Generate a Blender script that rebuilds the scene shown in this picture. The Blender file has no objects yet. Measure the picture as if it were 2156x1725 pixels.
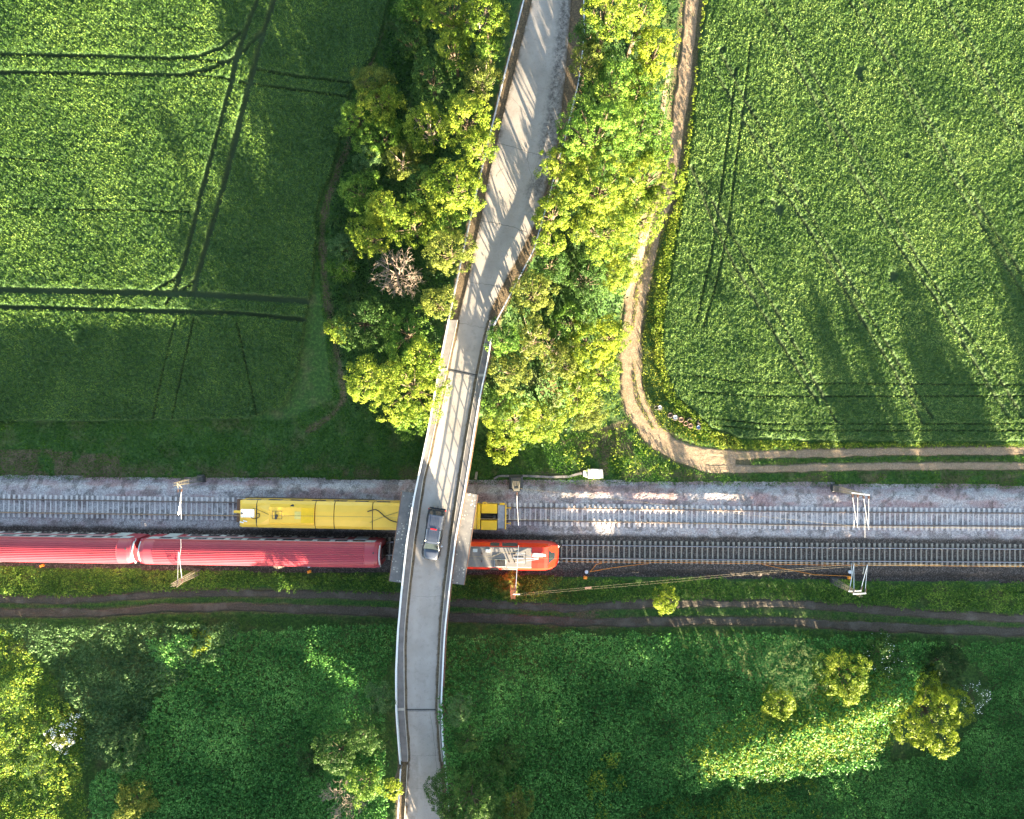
import bpy, math, random
import numpy as np
from mathutils import Vector

rng = np.random.default_rng(7)
random.seed(7)
sc = bpy.context.scene
COL = sc.collection

# ------------------------------------------------------------------ camera, sky, sun, exposure
H = 87.0
F = 1584.2                      # focal length in px of a 2156 px wide picture
cam_d = bpy.data.cameras.new('camera'); cam = bpy.data.objects.new('camera', cam_d); COL.objects.link(cam)
cam.location = (0, 0, H); cam.rotation_euler = (0, 0, 0)
cam_d.sensor_width = 36.0; cam_d.lens = 36.0 * F / 2156.0
cam_d.clip_start = 0.5; cam_d.clip_end = 6000
sc.camera = cam

SUN_EL = math.radians(9.6)
SUN_AZ = math.atan2(0.37, -0.93)          # direction towards the sun, from above: down and a little right
sun_dir = Vector((math.sin(SUN_AZ) * math.cos(SUN_EL), math.cos(SUN_AZ) * math.cos(SUN_EL), math.sin(SUN_EL)))
w = bpy.data.worlds.new('World'); sc.world = w; w.use_nodes = True
nt = w.node_tree; nt.nodes.clear()
sky = nt.nodes.new('ShaderNodeTexSky'); sky.sky_type = 'NISHITA'; sky.sun_disc = False
sky.sun_elevation = SUN_EL; sky.sun_rotation = SUN_AZ; sky.altitude = 200; sky.ozone_density = 0.35; sky.dust_density = 1.5
bg = nt.nodes.new('ShaderNodeBackground'); bg.inputs[1].default_value = 0.052
wo = nt.nodes.new('ShaderNodeOutputWorld')
nt.links.new(sky.outputs[0], bg.inputs[0]); nt.links.new(bg.outputs[0], wo.inputs[0])
sd = bpy.data.lights.new('sun', 'SUN'); sd.energy = 5.0; sd.angle = math.radians(0.5); sd.color = (1.0, 0.82, 0.55)
so = bpy.data.objects.new('sun', sd); COL.objects.link(so)
so.rotation_euler = sun_dir.to_track_quat('Z', 'Y').to_euler()
sc.view_settings.view_transform = 'Standard'; sc.view_settings.look = 'None'
sc.view_settings.exposure = 3.8; sc.view_settings.gamma = 1.0
sc.cycles.max_bounces = 5; sc.cycles.diffuse_bounces = 2; sc.cycles.glossy_bounces = 2
sc.cycles.transmission_bounces = 3; sc.cycles.transparent_max_bounces = 4
sc.cycles.use_denoising = True
sc.cycles.caustics_reflective = False; sc.cycles.caustics_refractive = False
sc.cycles.sample_clamp_indirect = 3.0

# ------------------------------------------------------------------ helpers
def W(dx, dy, z=0.0):
    """point of the world that stands at height z under a point of the plan (2156 px wide survey of the photograph)"""
    k = (H - z) / F
    return ((dx - 1078.0) * k, -(dy - 862.5) * k, z)
def S(sx, sy, z=0.0):
    return W(sx / 1.9, sy / 1.9, z)
def Wp(pts, z=0.0):
    return np.array([W(a, b, z)[:2] for a, b in pts])

_tab = rng.random((256, 256))
def vnoise(x, y, seed=0):
    x = np.asarray(x, float) + seed * 17.31; y = np.asarray(y, float) + seed * 9.77
    xi = np.floor(x).astype(int); yi = np.floor(y).astype(int)
    fx = x - xi; fy = y - yi
    fx = fx * fx * (3 - 2 * fx); fy = fy * fy * (3 - 2 * fy)
    a = _tab[xi % 256, yi % 256]; b = _tab[(xi + 1) % 256, yi % 256]
    c = _tab[xi % 256, (yi + 1) % 256]; d = _tab[(xi + 1) % 256, (yi + 1) % 256]
    return (a * (1 - fx) + b * fx) * (1 - fy) + (c * (1 - fx) + d * fx) * fy
def fbm(x, y, s, o=3, seed=0):
    r = 0; amp = 0.5; t = 0
    for k in range(o):
        r = r + amp * vnoise(np.asarray(x) / s * 2 ** k, np.asarray(y) / s * 2 ** k, seed + k); t += amp; amp *= 0.5
    return r / t
def sstep(a, b, x):
    t = np.clip((x - a) / (b - a), 0, 1); return t * t * (3 - 2 * t)
def pdist(X, Y, poly):
    d = np.full(np.shape(X), 1e9)
    for (ax, ay), (bx, by) in zip(poly[:-1], poly[1:]):
        vx, vy = bx - ax, by - ay; L = vx * vx + vy * vy + 1e-9
        t = np.clip(((X - ax) * vx + (Y - ay) * vy) / L, 0, 1)
        d = np.minimum(d, np.hypot(X - ax - t * vx, Y - ay - t * vy))
    return d
def inside(X, Y, poly):
    r = np.zeros(np.shape(X), bool); n = len(poly)
    for i in range(n):
        ax, ay = poly[i]; bx, by = poly[(i + 1) % n]
        if ay == by: continue
        c = ((ay > Y) != (by > Y)) & (X < (bx - ax) * (Y - ay) / (by - ay) + ax)
        r ^= c
    return r

def tag(o, label=None, cat=None, group=None, kind=None):
    if label: o['label'] = label
    if cat: o['category'] = cat
    if group: o['group'] = group
    if kind: o['kind'] = kind
    return o
def empty(name, loc=(0, 0, 0), rz=0.0):
    o = bpy.data.objects.new(name, None); o.empty_display_size = 0.3
    o.location = loc; o.rotation_euler = (0, 0, rz); COL.objects.link(o); return o
def qmesh(name, V, Fc, mat, parent=None, smooth=False, attrs=None, world=False):
    """V (n,3), Fc (m,4) quads or (m,3)"""
    V = np.asarray(V, np.float32)
    Fc = np.asarray(Fc, np.int32)
    if world and parent is not None: V = V - np.array(parent.location, np.float32)
    me = bpy.data.meshes.new(name); k = Fc.shape[1]
    me.vertices.add(len(V)); me.vertices.foreach_set('co', V.ravel())
    me.loops.add(Fc.size); me.loops.foreach_set('vertex_index', Fc.ravel())
    me.polygons.add(len(Fc))
    me.polygons.foreach_set('loop_start', np.arange(0, Fc.size, k, dtype=np.int32))
    me.polygons.foreach_set('loop_total', np.full(len(Fc), k, np.int32))
    if smooth: me.polygons.foreach_set('use_smooth', np.ones(len(Fc), bool))
    if attrs:
        for an, av in attrs.items():
            a = me.attributes.new(an, 'FLOAT', 'POINT'); a.data.foreach_set('value', np.asarray(av, np.float32).ravel())
    me.update(calc_edges=True)
    if mat: me.materials.append(mat)
    o = bpy.data.objects.new(name, me); COL.objects.link(o)
    if parent is not None: o.parent = parent
    return o

class MB:
    def __init__(s): s.v = []; s.f = []
    def add(s, V, Fs):
        b = len(s.v); s.v += [tuple(map(float, p)) for p in V]; s.f += [tuple(b + i for i in f) for f in Fs]; return s
    def box(s, x0, x1, y0, y1, z0, z1):
        return s.add([(x0, y0, z0), (x1, y0, z0), (x1, y1, z0), (x0, y1, z0), (x0, y0, z1), (x1, y0, z1), (x1, y1, z1), (x0, y1, z1)],
                     [(0, 3, 2, 1), (4, 5, 6, 7), (0, 1, 5, 4), (1, 2, 6, 5), (2, 3, 7, 6), (3, 0, 4, 7)])
    def bar(s, p, q, wd, ht=None):
        """square bar between two points"""
        p = Vector(p); q = Vector(q); ht = ht or wd; d = (q - p).normalized()
        up = Vector((0, 0, 1)) if abs(d.z) < 0.95 else Vector((1, 0, 0))
        a = d.cross(up).normalized() * wd / 2; b = a.cross(d).normalized() * ht / 2
        V = [p - a - b, p + a - b, p + a + b, p - a + b, q - a - b, q + a - b, q + a + b, q - a + b]
        return s.add(V, [(0, 1, 2, 3), (7, 6, 5, 4), (0, 4, 5, 1), (1, 5, 6, 2), (2, 6, 7, 3), (3, 7, 4, 0)])
    def tube(s, pts, rad, n=7):
        pts = [Vector(p) for p in pts]; m = len(pts)
        rad = rad if hasattr(rad, '__len__') else [rad] * m
        V = []
        for i, p in enumerate(pts):
            d = (pts[min(i + 1, m - 1)] - pts[max(i - 1, 0)]).normalized()
            up = Vector((0, 0, 1)) if abs(d.z) < 0.9 else Vector((1, 0, 0))
            a = d.cross(up).normalized(); b = a.cross(d).normalized()
            for k in range(n):
                t = 2 * math.pi * k / n; V.append(p + (a * math.cos(t) + b * math.sin(t)) * rad[i])
        Fs = []
        for i in range(m - 1):
            for k in range(n):
                Fs.append((i * n + k, i * n + (k + 1) % n, (i + 1) * n + (k + 1) % n, (i + 1) * n + k))
        Fs.append(tuple(range(n))[::-1]); Fs.append(tuple((m - 1) * n + k for k in range(n)))
        return s.add(V, Fs)
    def loft(s, rings, close=True, caps=True):
        n = len(rings[0]); V = [p for r in rings for p in r]; Fs = []
        for i in range(len(rings) - 1):
            for k in range(n if close else n - 1):
                Fs.append((i * n + k, i * n + (k + 1) % n, (i + 1) * n + (k + 1) % n, (i + 1) * n + k))
        if caps:
            Fs.append(tuple(range(n))[::-1]); Fs.append(tuple((len(rings) - 1) * n + k for k in range(n)))
        return s.add(V, Fs)
    def cyl(s, c, r, z0, z1, n=20):
        return s.tube([(c[0], c[1], z0), (c[0], c[1], z1)], r, n)
    def build(s, name, mat, parent=None, world=False, smooth=False, bevel=0):
        V = np.array(s.v)
        if world and parent is not None: V = V - np.array(parent.location)
        me = bpy.data.meshes.new(name); me.from_pydata([tuple(p) for p in V], [], s.f)
        if smooth: me.polygons.foreach_set('use_smooth', [True] * len(me.polygons))
        me.update()
        import bmesh
        bm = bmesh.new(); bm.from_mesh(me); bmesh.ops.recalc_face_normals(bm, faces=bm.faces[:]); bm.to_mesh(me); bm.free()
        me.materials.append(mat)
        o = bpy.data.objects.new(name, me); COL.objects.link(o)
        if parent is not None: o.parent = parent
        if bevel:
            m = o.modifiers.new('bevel', 'BEVEL'); m.width = bevel; m.segments = 2; m.limit_method = 'ANGLE'; m.angle_limit = math.radians(35)
        return o
def copy_tree(o, parent=None):
    c = o.copy(); COL.objects.link(c)
    if parent is not None: c.parent = parent
    for ch in list(o.children): copy_tree(ch, c)
    return c

# ------------------------------------------------------------------ materials
def newmat(name):
    m = bpy.data.materials.new(name); m.use_nodes = True
    n = m.node_tree; b = n.nodes['Principled BSDF']; return m, n, b
def N(n, t, **kw):
    nd = n.nodes.new(t)
    for k, v in kw.items(): setattr(nd, k, v)
    return nd
def ramp(n, src, stops):
    r = n.nodes.new('ShaderNodeValToRGB'); e = r.color_ramp.elements
    while len(e) < len(stops): e.new(0.5)
    for i, (p, c) in enumerate(stops): e[i].position = p; e[i].color = (*c, 1)
    n.links.new(src, r.inputs[0]); return r.outputs[0]
def noise(n, scale, detail=3, rough=0.55, vec=None):
    t = n.nodes.new('ShaderNodeTexNoise'); t.inputs['Scale'].default_value = scale
    t.inputs['Detail'].default_value = detail; t.inputs['Roughness'].default_value = rough
    if vec is None:
        tc = n.nodes.new('ShaderNodeTexCoord'); vec = tc.outputs['Object']
    n.links.new(vec, t.inputs['Vector']); return t.outputs['Fac']
def mix(n, fac, a, b, mode='MIX'):
    m = n.nodes.new('ShaderNodeMix'); m.data_type = 'RGBA'; m.blend_type = mode
    for i, v in ((0, fac), (6, a), (7, b)):
        if hasattr(v, 'is_output') or isinstance(v, bpy.types.NodeSocket): n.links.new(v, m.inputs[i])
        elif isinstance(v, (int, float)): m.inputs[i].default_value = v
        else: m.inputs[i].default_value = (*v, 1)
    return m.outputs[2]
def bump(n, b, src, strength=0.4, dist=0.05):
    bp = n.nodes.new('ShaderNodeBump'); bp.inputs['Strength'].default_value = strength; bp.inputs['Distance'].default_value = dist
    n.links.new(src, bp.inputs['Height']); n.links.new(bp.outputs[0], b.inputs['Normal'])
def attr(n, name):
    a = n.nodes.new('ShaderNodeAttribute'); a.attribute_name = name; return a.outputs['Fac']
def simple(name, col, rough=0.6, metal=0.0, var=0.12, scale=3.0, coat=0.0, bmp=0.0):
    m, n, b = newmat(name)
    f = noise(n, scale, 4); c = ramp(n, f, [(0.3, tuple(x * (1 - var) for x in col)), (0.7, tuple(min(1, x * (1 + var)) for x in col))])
    n.links.new(c, b.inputs['Base Color']); b.inputs['Roughness'].default_value = rough; b.inputs['Metallic'].default_value = metal
    b.inputs['Coat Weight'].default_value = coat; b.inputs['Coat Roughness'].default_value = 0.08
    if bmp: bump(n, b, noise(n, scale * 8, 3), bmp, 0.02)
    return m
def leafmat(name, cols, big=0.35, trans=0.3, rough=0.5):
    """cols: dark, mid, light leaf colour; each leaf draws its own"""
    m, n, b = newmat(name)
    g = n.nodes.new('ShaderNodeNewGeometry')
    r = g.outputs['Random Per Island']
    pos = g.outputs['Position']
    f = noise(n, big, 3, 0.6, pos)
    ad = n.nodes.new('ShaderNodeMath'); ad.operation = 'MULTIPLY_ADD'; n.links.new(r, ad.inputs[0]); ad.inputs[1].default_value = 0.55
    sb = n.nodes.new('ShaderNodeMath'); sb.operation = 'MULTIPLY_ADD'; n.links.new(f, sb.inputs[0]); sb.inputs[1].default_value = 1.3; sb.inputs[2].default_value = -0.42
    n.links.new(sb.outputs[0], ad.inputs[2])
    c = ramp(n, ad.outputs[0], [(0.1, tuple(x * .72 for x in cols[0])), (0.5, tuple(x * .85 for x in cols[1])), (0.95, cols[2])])
    n.links.new(c, b.inputs['Base Color']); b.inputs['Roughness'].default_value = rough
    b.inputs['Specular IOR Level'].default_value = 0.16
    tr = n.nodes.new('ShaderNodeBsdfTranslucent'); n.links.new(c, tr.inputs[0])
    ms = n.nodes.new('ShaderNodeMixShader'); ms.inputs[0].default_value = trans
    out = n.nodes['Material Output']
    n.links.new(b.outputs[0], ms.inputs[1]); n.links.new(tr.outputs[0], ms.inputs[2]); n.links.new(ms.outputs[0], out.inputs[0])
    return m
LEAF = dict(
    lime=leafmat('lime_leaves', [(0.05, 0.12, 0.014), (0.16, 0.25, 0.024), (0.40, 0.45, 0.06)]),
    mid=leafmat('mid_green_leaves', [(0.03, 0.10, 0.016), (0.10, 0.21, 0.028), (0.27, 0.39, 0.06)]),
    dark=leafmat('dark_green_leaves', [(0.020, 0.058, 0.014), (0.055, 0.125, 0.028), (0.12, 0.22, 0.045)]),
    olive=leafmat('olive_leaves', [(0.06, 0.095, 0.018), (0.14, 0.185, 0.032), (0.28, 0.31, 0.06)]),
    gold=leafmat('golden_green_leaves', [(0.09, 0.16, 0.014), (0.22, 0.30, 0.024), (0.42, 0.48, 0.05)]),
    blue=leafmat('bluish_leaves', [(0.028, 0.08, 0.028), (0.075, 0.15, 0.05), (0.14, 0.25, 0.085)]),
    thick=leafmat('thicket_leaves', [(0.025, 0.11, 0.022), (0.08, 0.25, 0.05), (0.22, 0.46, 0.11)], big=0.22),
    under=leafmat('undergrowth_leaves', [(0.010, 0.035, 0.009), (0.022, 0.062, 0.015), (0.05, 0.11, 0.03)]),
    grass=leafmat('grass_blades', [(0.022, 0.09, 0.010), (0.06, 0.17, 0.018), (0.15, 0.29, 0.03)], big=0.3),
    yellowgrass=leafmat('yellow_grass_blades', [(0.10, 0.15, 0.018), (0.22, 0.27, 0.03), (0.36, 0.37, 0.06)], big=0.5),  # yellowish grass, with part of the verge's sunlight put into the colour
    cropa=leafmat('cereal_leaves', [(0.016, 0.065, 0.015), (0.10, 0.21, 0.035), (0.27, 0.41, 0.085)], big=0.18),
    cropb=leafmat('field_crop_leaves', [(0.024, 0.08, 0.018), (0.14, 0.26, 0.05), (0.34, 0.47, 0.14)], big=0.18),
)
def soilcrop(name, cols, rowdir=None):
    m, n, b = newmat(name)
    f = noise(n, 5.0, 4, 0.7); g = noise(n, 0.25, 3)
    c = ramp(n, f, [(0.3, cols[0]), (0.55, cols[1]), (0.75, cols[2])])
    c = mix(n, ramp(n, g, [(0.35, (0, 0, 0)), (0.65, (0.35, 0.35, 0.35))]), c, cols[1])
    t = attr(n, 'bare'); c = mix(n, t, c, (0.035, 0.06, 0.018))
    n.links.new(c, b.inputs['Base Color']); b.inputs['Roughness'].default_value = 0.8
    bump(n, b, noise(n, 9, 3, 0.7), 0.8, 0.12)
    return m
M = {}
M['cropa'] = soilcrop('cereal_ground', [(0.006, 0.027, 0.008), (0.035, 0.09, 0.016), (0.18, 0.28, 0.045)])
M['cropb'] = soilcrop('field_ground', [(0.008, 0.034, 0.010), (0.05, 0.115, 0.022), (0.21, 0.31, 0.065)])
# ground: grass with bare soil where the attribute says
m, n, b = newmat('meadow_ground')
f = noise(n, 3.0, 5, 0.7); g = noise(n, 0.35, 4, 0.6)
gr = ramp(n, f, [(0.3, (0.010, 0.040, 0.007)), (0.5, (0.03, 0.085, 0.012)), (0.72, (0.09, 0.17, 0.025))])
dr = ramp(n, f, [(0.3, (0.07, 0.055, 0.025)), (0.7, (0.20, 0.16, 0.08))])
gr = mix(n, ramp(n, g, [(0.5, (0, 0, 0)), (0.72, (0.5, 0.5, 0.5))]), gr, dr)
so_ = ramp(n, noise(n, 6, 5, 0.75), [(0.3, (0.05, 0.036, 0.022)), (0.5, (0.11, 0.08, 0.048)), (0.72, (0.24, 0.17, 0.09))])
c = mix(n, attr(n, 'soil'), gr, so_)
n.links.new(c, b.inputs['Base Color']); b.inputs['Roughness'].default_value = 0.9
bump(n, b, noise(n, 7, 4, 0.7), 0.7, 0.08)
M['ground'] = m
m, n, b = newmat('track_earth')
f = noise(n, 7, 5, 0.8); g = noise(n, 0.8, 3)
c = ramp(n, f, [(0.30, (0.13, 0.09, 0.055)), (0.5, (0.26, 0.19, 0.125)), (0.70, (0.44, 0.34, 0.24))])
c = mix(n, ramp(n, noise(n, 1.4, 5, 0.7), [(0.45, (0, 0, 0)), (0.62, (0.55, 0.55, 0.55))]), c, (0.17, 0.125, 0.08))
c = mix(n, ramp(n, g, [(0.55, (0, 0, 0)), (0.7, (0.35, 0.35, 0.35))]), c, (0.12, 0.13, 0.04))
n.links.new(c, b.inputs['Base Color']); b.inputs['Roughness'].default_value = 0.9
bump(n, b, noise(n, 10, 4, 0.8), 0.8, 0.06); M['track'] = m
m, n, b = newmat('damp_earth')
f = noise(n, 6, 5, 0.8); g = noise(n, 0.5, 4)
c = ramp(n, f, [(0.28, (0.026, 0.020, 0.015)), (0.5, (0.07, 0.054, 0.038)), (0.75, (0.15, 0.12, 0.085))])
c = mix(n, ramp(n, g, [(0.5, (0, 0, 0)), (0.68, (0.6, 0.6, 0.6))]), c, (0.16, 0.135, 0.11))
n.links.new(c, b.inputs['Base Color']); b.inputs['Roughness'].default_value = 0.75
bump(n, b, noise(n, 8, 4, 0.8), 0.8, 0.06); M['mud'] = m
# ballast
m, n, b = newmat('ballast_stone')
tc = n.nodes.new('ShaderNodeTexCoord')
v = n.nodes.new('ShaderNodeTexVoronoi'); v.inputs['Scale'].default_value = 12.0; n.links.new(tc.outputs['Object'], v.inputs['Vector'])
sep = n.nodes.new('ShaderNodeSeparateColor'); n.links.new(v.outputs['Color'], sep.inputs[0])
lt = ramp(n, sep.outputs[0], [(0.0, (0.24, 0.22, 0.225)), (0.5, (0.38, 0.35, 0.355)), (1.0, (0.58, 0.54, 0.545))])
rd = ramp(n, sep.outputs[1], [(0.0, (0.20, 0.12, 0.12)), (1.0, (0.44, 0.32, 0.32))])
dk = ramp(n, sep.outputs[0], [(0.0, (0.018, 0.013, 0.011)), (0.7, (0.06, 0.047, 0.04)), (1.0, (0.17, 0.14, 0.125))])
c = mix(n, attr(n, 'red'), lt, rd); c = mix(n, attr(n, 'dirty'), c, dk)
n.links.new(c, b.inputs['Base Color']); b.inputs['Roughness'].default_value = 0.8
bump(n, b, v.outputs['Distance'], 0.7, 0.05); M['ballast'] = m
# asphalt
m, n, b = newmat('road_asphalt')
f = noise(n, 14, 4, 0.8); g = noise(n, 0.35, 4)
c = ramp(n, f, [(0.3, (0.28, 0.25, 0.225)), (0.5, (0.36, 0.325, 0.30)), (0.72, (0.44, 0.40, 0.37))])
c = mix(n, attr(n, 'wheel'), c, (0.44, 0.40, 0.365))
c = mix(n, attr(n, 'newer'), c, (0.32, 0.30, 0.29))
c = mix(n, ramp(n, g, [(0.4, (0, 0, 0)), (0.7, (0.45, 0.45, 0.45))]), c, (0.22, 0.195, 0.165))
c = mix(n, ramp(n, noise(n, 1.9, 5, 0.8), [(0.52, (0, 0, 0)), (0.66, (0.4, 0.4, 0.4))]), c, (0.20, 0.175, 0.15))
dkf = N(n, 'ShaderNodeMath', operation='MULTIPLY'); n.links.new(attr(n, 'dark_edge'), dkf.inputs[0])
n.links.new(ramp(n, noise(n, 2.6, 6, 0.8), [(0.36, (0, 0, 0)), (0.62, (0.9, 0.9, 0.9))]), dkf.inputs[1])
c = mix(n, dkf.outputs[0], c, (0.045, 0.039, 0.038))
dtf = N(n, 'ShaderNodeMath', operation='MULTIPLY'); n.links.new(attr(n, 'dirt'), dtf.inputs[0])
n.links.new(ramp(n, noise(n, 1.2, 4, 0.7), [(0.35, (0, 0, 0)), (0.5, (1, 1, 1))]), dtf.inputs[1])
c = mix(n, dtf.outputs[0], c, (0.10, 0.075, 0.05))
n.links.new(c, b.inputs['Base Color']); b.inputs['Roughness'].default_value = 0.85
bump(n, b, noise(n, 20, 3, 0.8), 0.25, 0.02); M['road'] = m
# concrete with lichen spots
m, n, b = newmat('weathered_concrete')
f = noise(n, 1.2, 5, 0.65)
c = ramp(n, f, [(0.3, (0.10, 0.10, 0.105)), (0.6, (0.155, 0.15, 0.15)), (0.8, (0.21, 0.20, 0.19))])
tc = n.nodes.new('ShaderNodeTexCoord'); v = n.nodes.new('ShaderNodeTexVoronoi'); v.inputs['Scale'].default_value = 3.4; v.inputs['Randomness'].default_value = 1.0
n.links.new(tc.outputs['Object'], v.inputs['Vector'])
sp = ramp(n, v.outputs['Distance'], [(0.22, (1, 1, 1)), (0.30, (0, 0, 0))])
ms = N(n, 'ShaderNodeMath', operation='MULTIPLY'); n.links.new(sp, ms.inputs[0]); n.links.new(ramp(n, noise(n, 0.9, 3), [(0.42, (0, 0, 0)), (0.56, (0.9, 0.9, 0.9))]), ms.inputs[1])
c = mix(n, ms.outputs[0], c, (0.48, 0.47, 0.42))
n.links.new(c, b.inputs['Base Color']); b.inputs['Roughness'].default_value = 0.85
bump(n, b, noise(n, 9, 4), 0.3, 0.02); M['slab'] = m
M['walk'] = simple('walkway_concrete', (0.17, 0.16, 0.16), 0.85, var=0.2, scale=1.5, bmp=0.3)
M['kerb'] = simple('kerb_stone', (0.40, 0.37, 0.33), 0.8, var=0.2, scale=2)
M['pier'] = simple('pier_concrete', (0.36, 0.34, 0.31), 0.85, var=0.2, scale=0.8, bmp=0.3)
M['galv'] = simple('galvanised_steel', (0.62, 0.64, 0.68), 0.38, metal=0.5, var=0.08)
M['white'] = simple('white_painted_rail', (0.78, 0.79, 0.80), 0.45, metal=0.15, var=0.06)
M['dirt'] = simple('gutter_dirt', (0.11, 0.085, 0.055), 0.95, var=0.45, scale=5, bmp=0.5)
M['black'] = simple('black_rubber', (0.02, 0.02, 0.022), 0.7)
M['rust'] = simple('rusty_steel', (0.16, 0.09, 0.06), 0.8, var=0.3, scale=6)
M['railtop'] = simple('polished_rail', (0.62, 0.63, 0.66), 0.22, metal=1.0, var=0.05)
M['raildull'] = simple('dull_rail', (0.20, 0.15, 0.13), 0.55, metal=0.5, var=0.15)
M['sleepA'] = simple('pale_sleeper_concrete', (0.60, 0.55, 0.54), 0.85, var=0.15, scale=4)
M['sleepB'] = simple('stained_sleeper_concrete', (0.27, 0.245, 0.21), 0.85, var=0.2, scale=4)
M['mast'] = simple('grey_mast_steel', (0.20, 0.18, 0.14), 0.5, metal=0.3, var=0.15)
M['mastred'] = simple('red_mast_steel', (0.30, 0.12, 0.08), 0.6, metal=0.2, var=0.25)
M['cant'] = simple('cantilever_tube', (0.78, 0.79, 0.80), 0.3, metal=0.5)
M['insul'] = simple('brown_insulator', (0.10, 0.05, 0.035), 0.3)
M['copper'] = simple('copper_wire', (0.26, 0.23, 0.16), 0.4, metal=0.6)
M['orange'] = simple('orange_plastic', (0.85, 0.28, 0.02), 0.45)
M['coachred'] = simple('coach_roof_red', (0.36, 0.045, 0.065), 0.42, var=0.10, scale=0.6, coat=0.15)
M['locored'] = simple('locomotive_red', (0.66, 0.03, 0.012), 0.32, var=0.06, coat=0.5)
M['pale'] = simple('pale_grey_paint', (0.50, 0.54, 0.56), 0.35, var=0.06)
M['glass'] = simple('dark_glass', (0.02, 0.028, 0.032), 0.06, var=0.05)
M['roofgrey'] = simple('locomotive_roof_grey', (0.17, 0.16, 0.155), 0.55, var=0.12, scale=1.5)
M['dkgrey'] = simple('underframe_grey', (0.045, 0.045, 0.05), 0.6, var=0.2)
M['yellow'] = simple('machine_yellow', (0.90, 0.54, 0.06), 0.38, var=0.05, scale=0.7, coat=0.25)
M['yellowb'] = simple('deep_yellow_panel', (0.84, 0.50, 0.008), 0.35, var=0.05, coat=0.25)
M['deck'] = simple('machine_deck_grey', (0.30, 0.31, 0.34), 0.6, var=0.25, scale=3)
M['offwhite'] = simple('off_white_paint', (0.82, 0.82, 0.80), 0.4, var=0.03)
M['carpaint'] = simple('dark_blue_grey_car_paint', (0.055, 0.068, 0.10), 0.32, metal=0.3, var=0.04, coat=1.0)
M['carlow'] = simple('car_black_trim', (0.02, 0.02, 0.024), 0.35, var=0.1, coat=0.4)
M['red'] = simple('red_lamp_lens', (0.55, 0.015, 0.02), 0.25)
M['chrome'] = simple('bright_metal', (0.8, 0.8, 0.8), 0.15, metal=1.0)
M['bark'] = simple('tree_bark', (0.10, 0.075, 0.05), 0.9, var=0.35, scale=5, bmp=0.5)
M['deadwood'] = simple('dead_bare_wood', (0.25, 0.20, 0.16), 0.85, var=0.3, scale=4)
M['blossom'] = simple('white_blossom', (0.80, 0.82, 0.78), 0.6, var=0.05)
M['paleconc'] = simple('pale_concrete_cover', (0.66, 0.62, 0.58), 0.8, var=0.1, scale=3)
M['rimwhite'] = simple('white_wheel_rim', (0.75, 0.75, 0.72), 0.5)
M['rimbrown'] = simple('rusty_wheel_rim', (0.34, 0.20, 0.12), 0.7, var=0.3, scale=8)
M['rimblue'] = simple('blue_wheel_rim', (0.30, 0.42, 0.62), 0.5)
M['tyre'] = simple('worn_tyre_rubber', (0.035, 0.03, 0.028), 0.8, var=0.3, scale=9)
M['tyrebrown'] = simple('dusty_tyre_rubber', (0.11, 0.07, 0.05), 0.85, var=0.3, scale=9)
M['wood'] = simple('weathered_board', (0.33, 0.27, 0.20), 0.85, var=0.2)

# ------------------------------------------------------------------ road layout (from the survey)
gl = np.array([(1104 + 60, -250), (1104, 0), (1058, 180), (1017, 350), (988.6, 473.7), (968.5, 567), (945.8, 673.3), (926.4, 772), (900.7, 916.8), (873.3, 1045), (858, 1140), (846, 1250), (839, 1330), (835.5, 1410), (836, 1490), (841, 1560), (845, 1605), (842, 1660), (838, 1725), (832, 1900), (820, 2100)])
gr_ = np.array([(1232, -250), (1228.5, 0), (1229, 55), (1227.7, 98.9), (1217.5, 179.4), (1191.8, 285.6), (1150, 440), (1124, 530.4), (1083.8, 605.5), (1040, 689.7), (1028.9, 759.3), (1014.3, 825.2), (999.6, 913), (990, 973.7), (980, 1034.7), (961.6, 1132), (949.4, 1230), (940, 1315), (937, 1358.8), (932, 1468), (934.7, 1553.7), (942, 1630.5), (950, 1725), (950, 1900), (944, 2100)])
ll = np.array([(1180, -250), (1120.4, 0), (1080, 161), (1052.7, 271), (1030.7, 366), (1001.4, 512.6), (985, 593), (968.5, 656.8), (942.8, 777.6), (904.4, 960.7), (892, 1010.3), (873.7, 1132.4), (860.3, 1249.5), (854, 1315.5), (851.7, 1365.7), (853.4, 1495.6), (860.2, 1587.8), (857, 1660), (853.4, 1725), (848, 1900), (836, 2100)])
lr = np.array([(1205, -250), (1203, 0), (1192, 146.5), (1173.5, 311.3), (1150, 400), (1122, 483), (1082, 560), (1056.4, 605.5), (1034.4, 653), (1019.7, 708), (1003.2, 788.6), (977.6, 931.4), (960.4, 1042), (945.7, 1144.6), (933.5, 1242), (926.2, 1315.4), (923.4, 1365.7), (918.3, 1485), (923.4, 1570.7), (931, 1639), (936, 1725), (938, 1900), (930, 2100)])
XL = lambda y: np.interp(y, gl[:, 1], gl[:, 0]); XR = lambda y: np.interp(y, gr_[:, 1], gr_[:, 0])
LL = lambda y: np.interp(y, ll[:, 1], ll[:, 0]); LR = lambda y: np.interp(y, lr[:, 1], lr[:, 0])
ZR = lambda y: np.interp(y, [-1200, -250, 0, 300, 600, 1500, 1725, 2100], [0.2, 4.6, 6.0, 7.0, 7.5, 7.5, 7.1, 5.6])
yy = np.linspace(-250, 2100, 300)
_l = np.array([W(XL(y), y, ZR(y)) for y in yy]); _r = np.array([W(XR(y), y, ZR(y)) for y in yy])
_cx = (_l[:, 0] + _r[:, 0]) / 2; _cy = _l[:, 1]; _hw = (_r[:, 0] - _l[:, 0]) / 2
o_ = np.argsort(_cy)
RXC = lambda Y: np.interp(Y, _cy[o_], _cx[o_]); RHW = lambda Y: np.interp(Y, _cy[o_], _hw[o_]); RZ = lambda Y: np.interp(Y, _cy[o_], _l[o_, 2])
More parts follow.
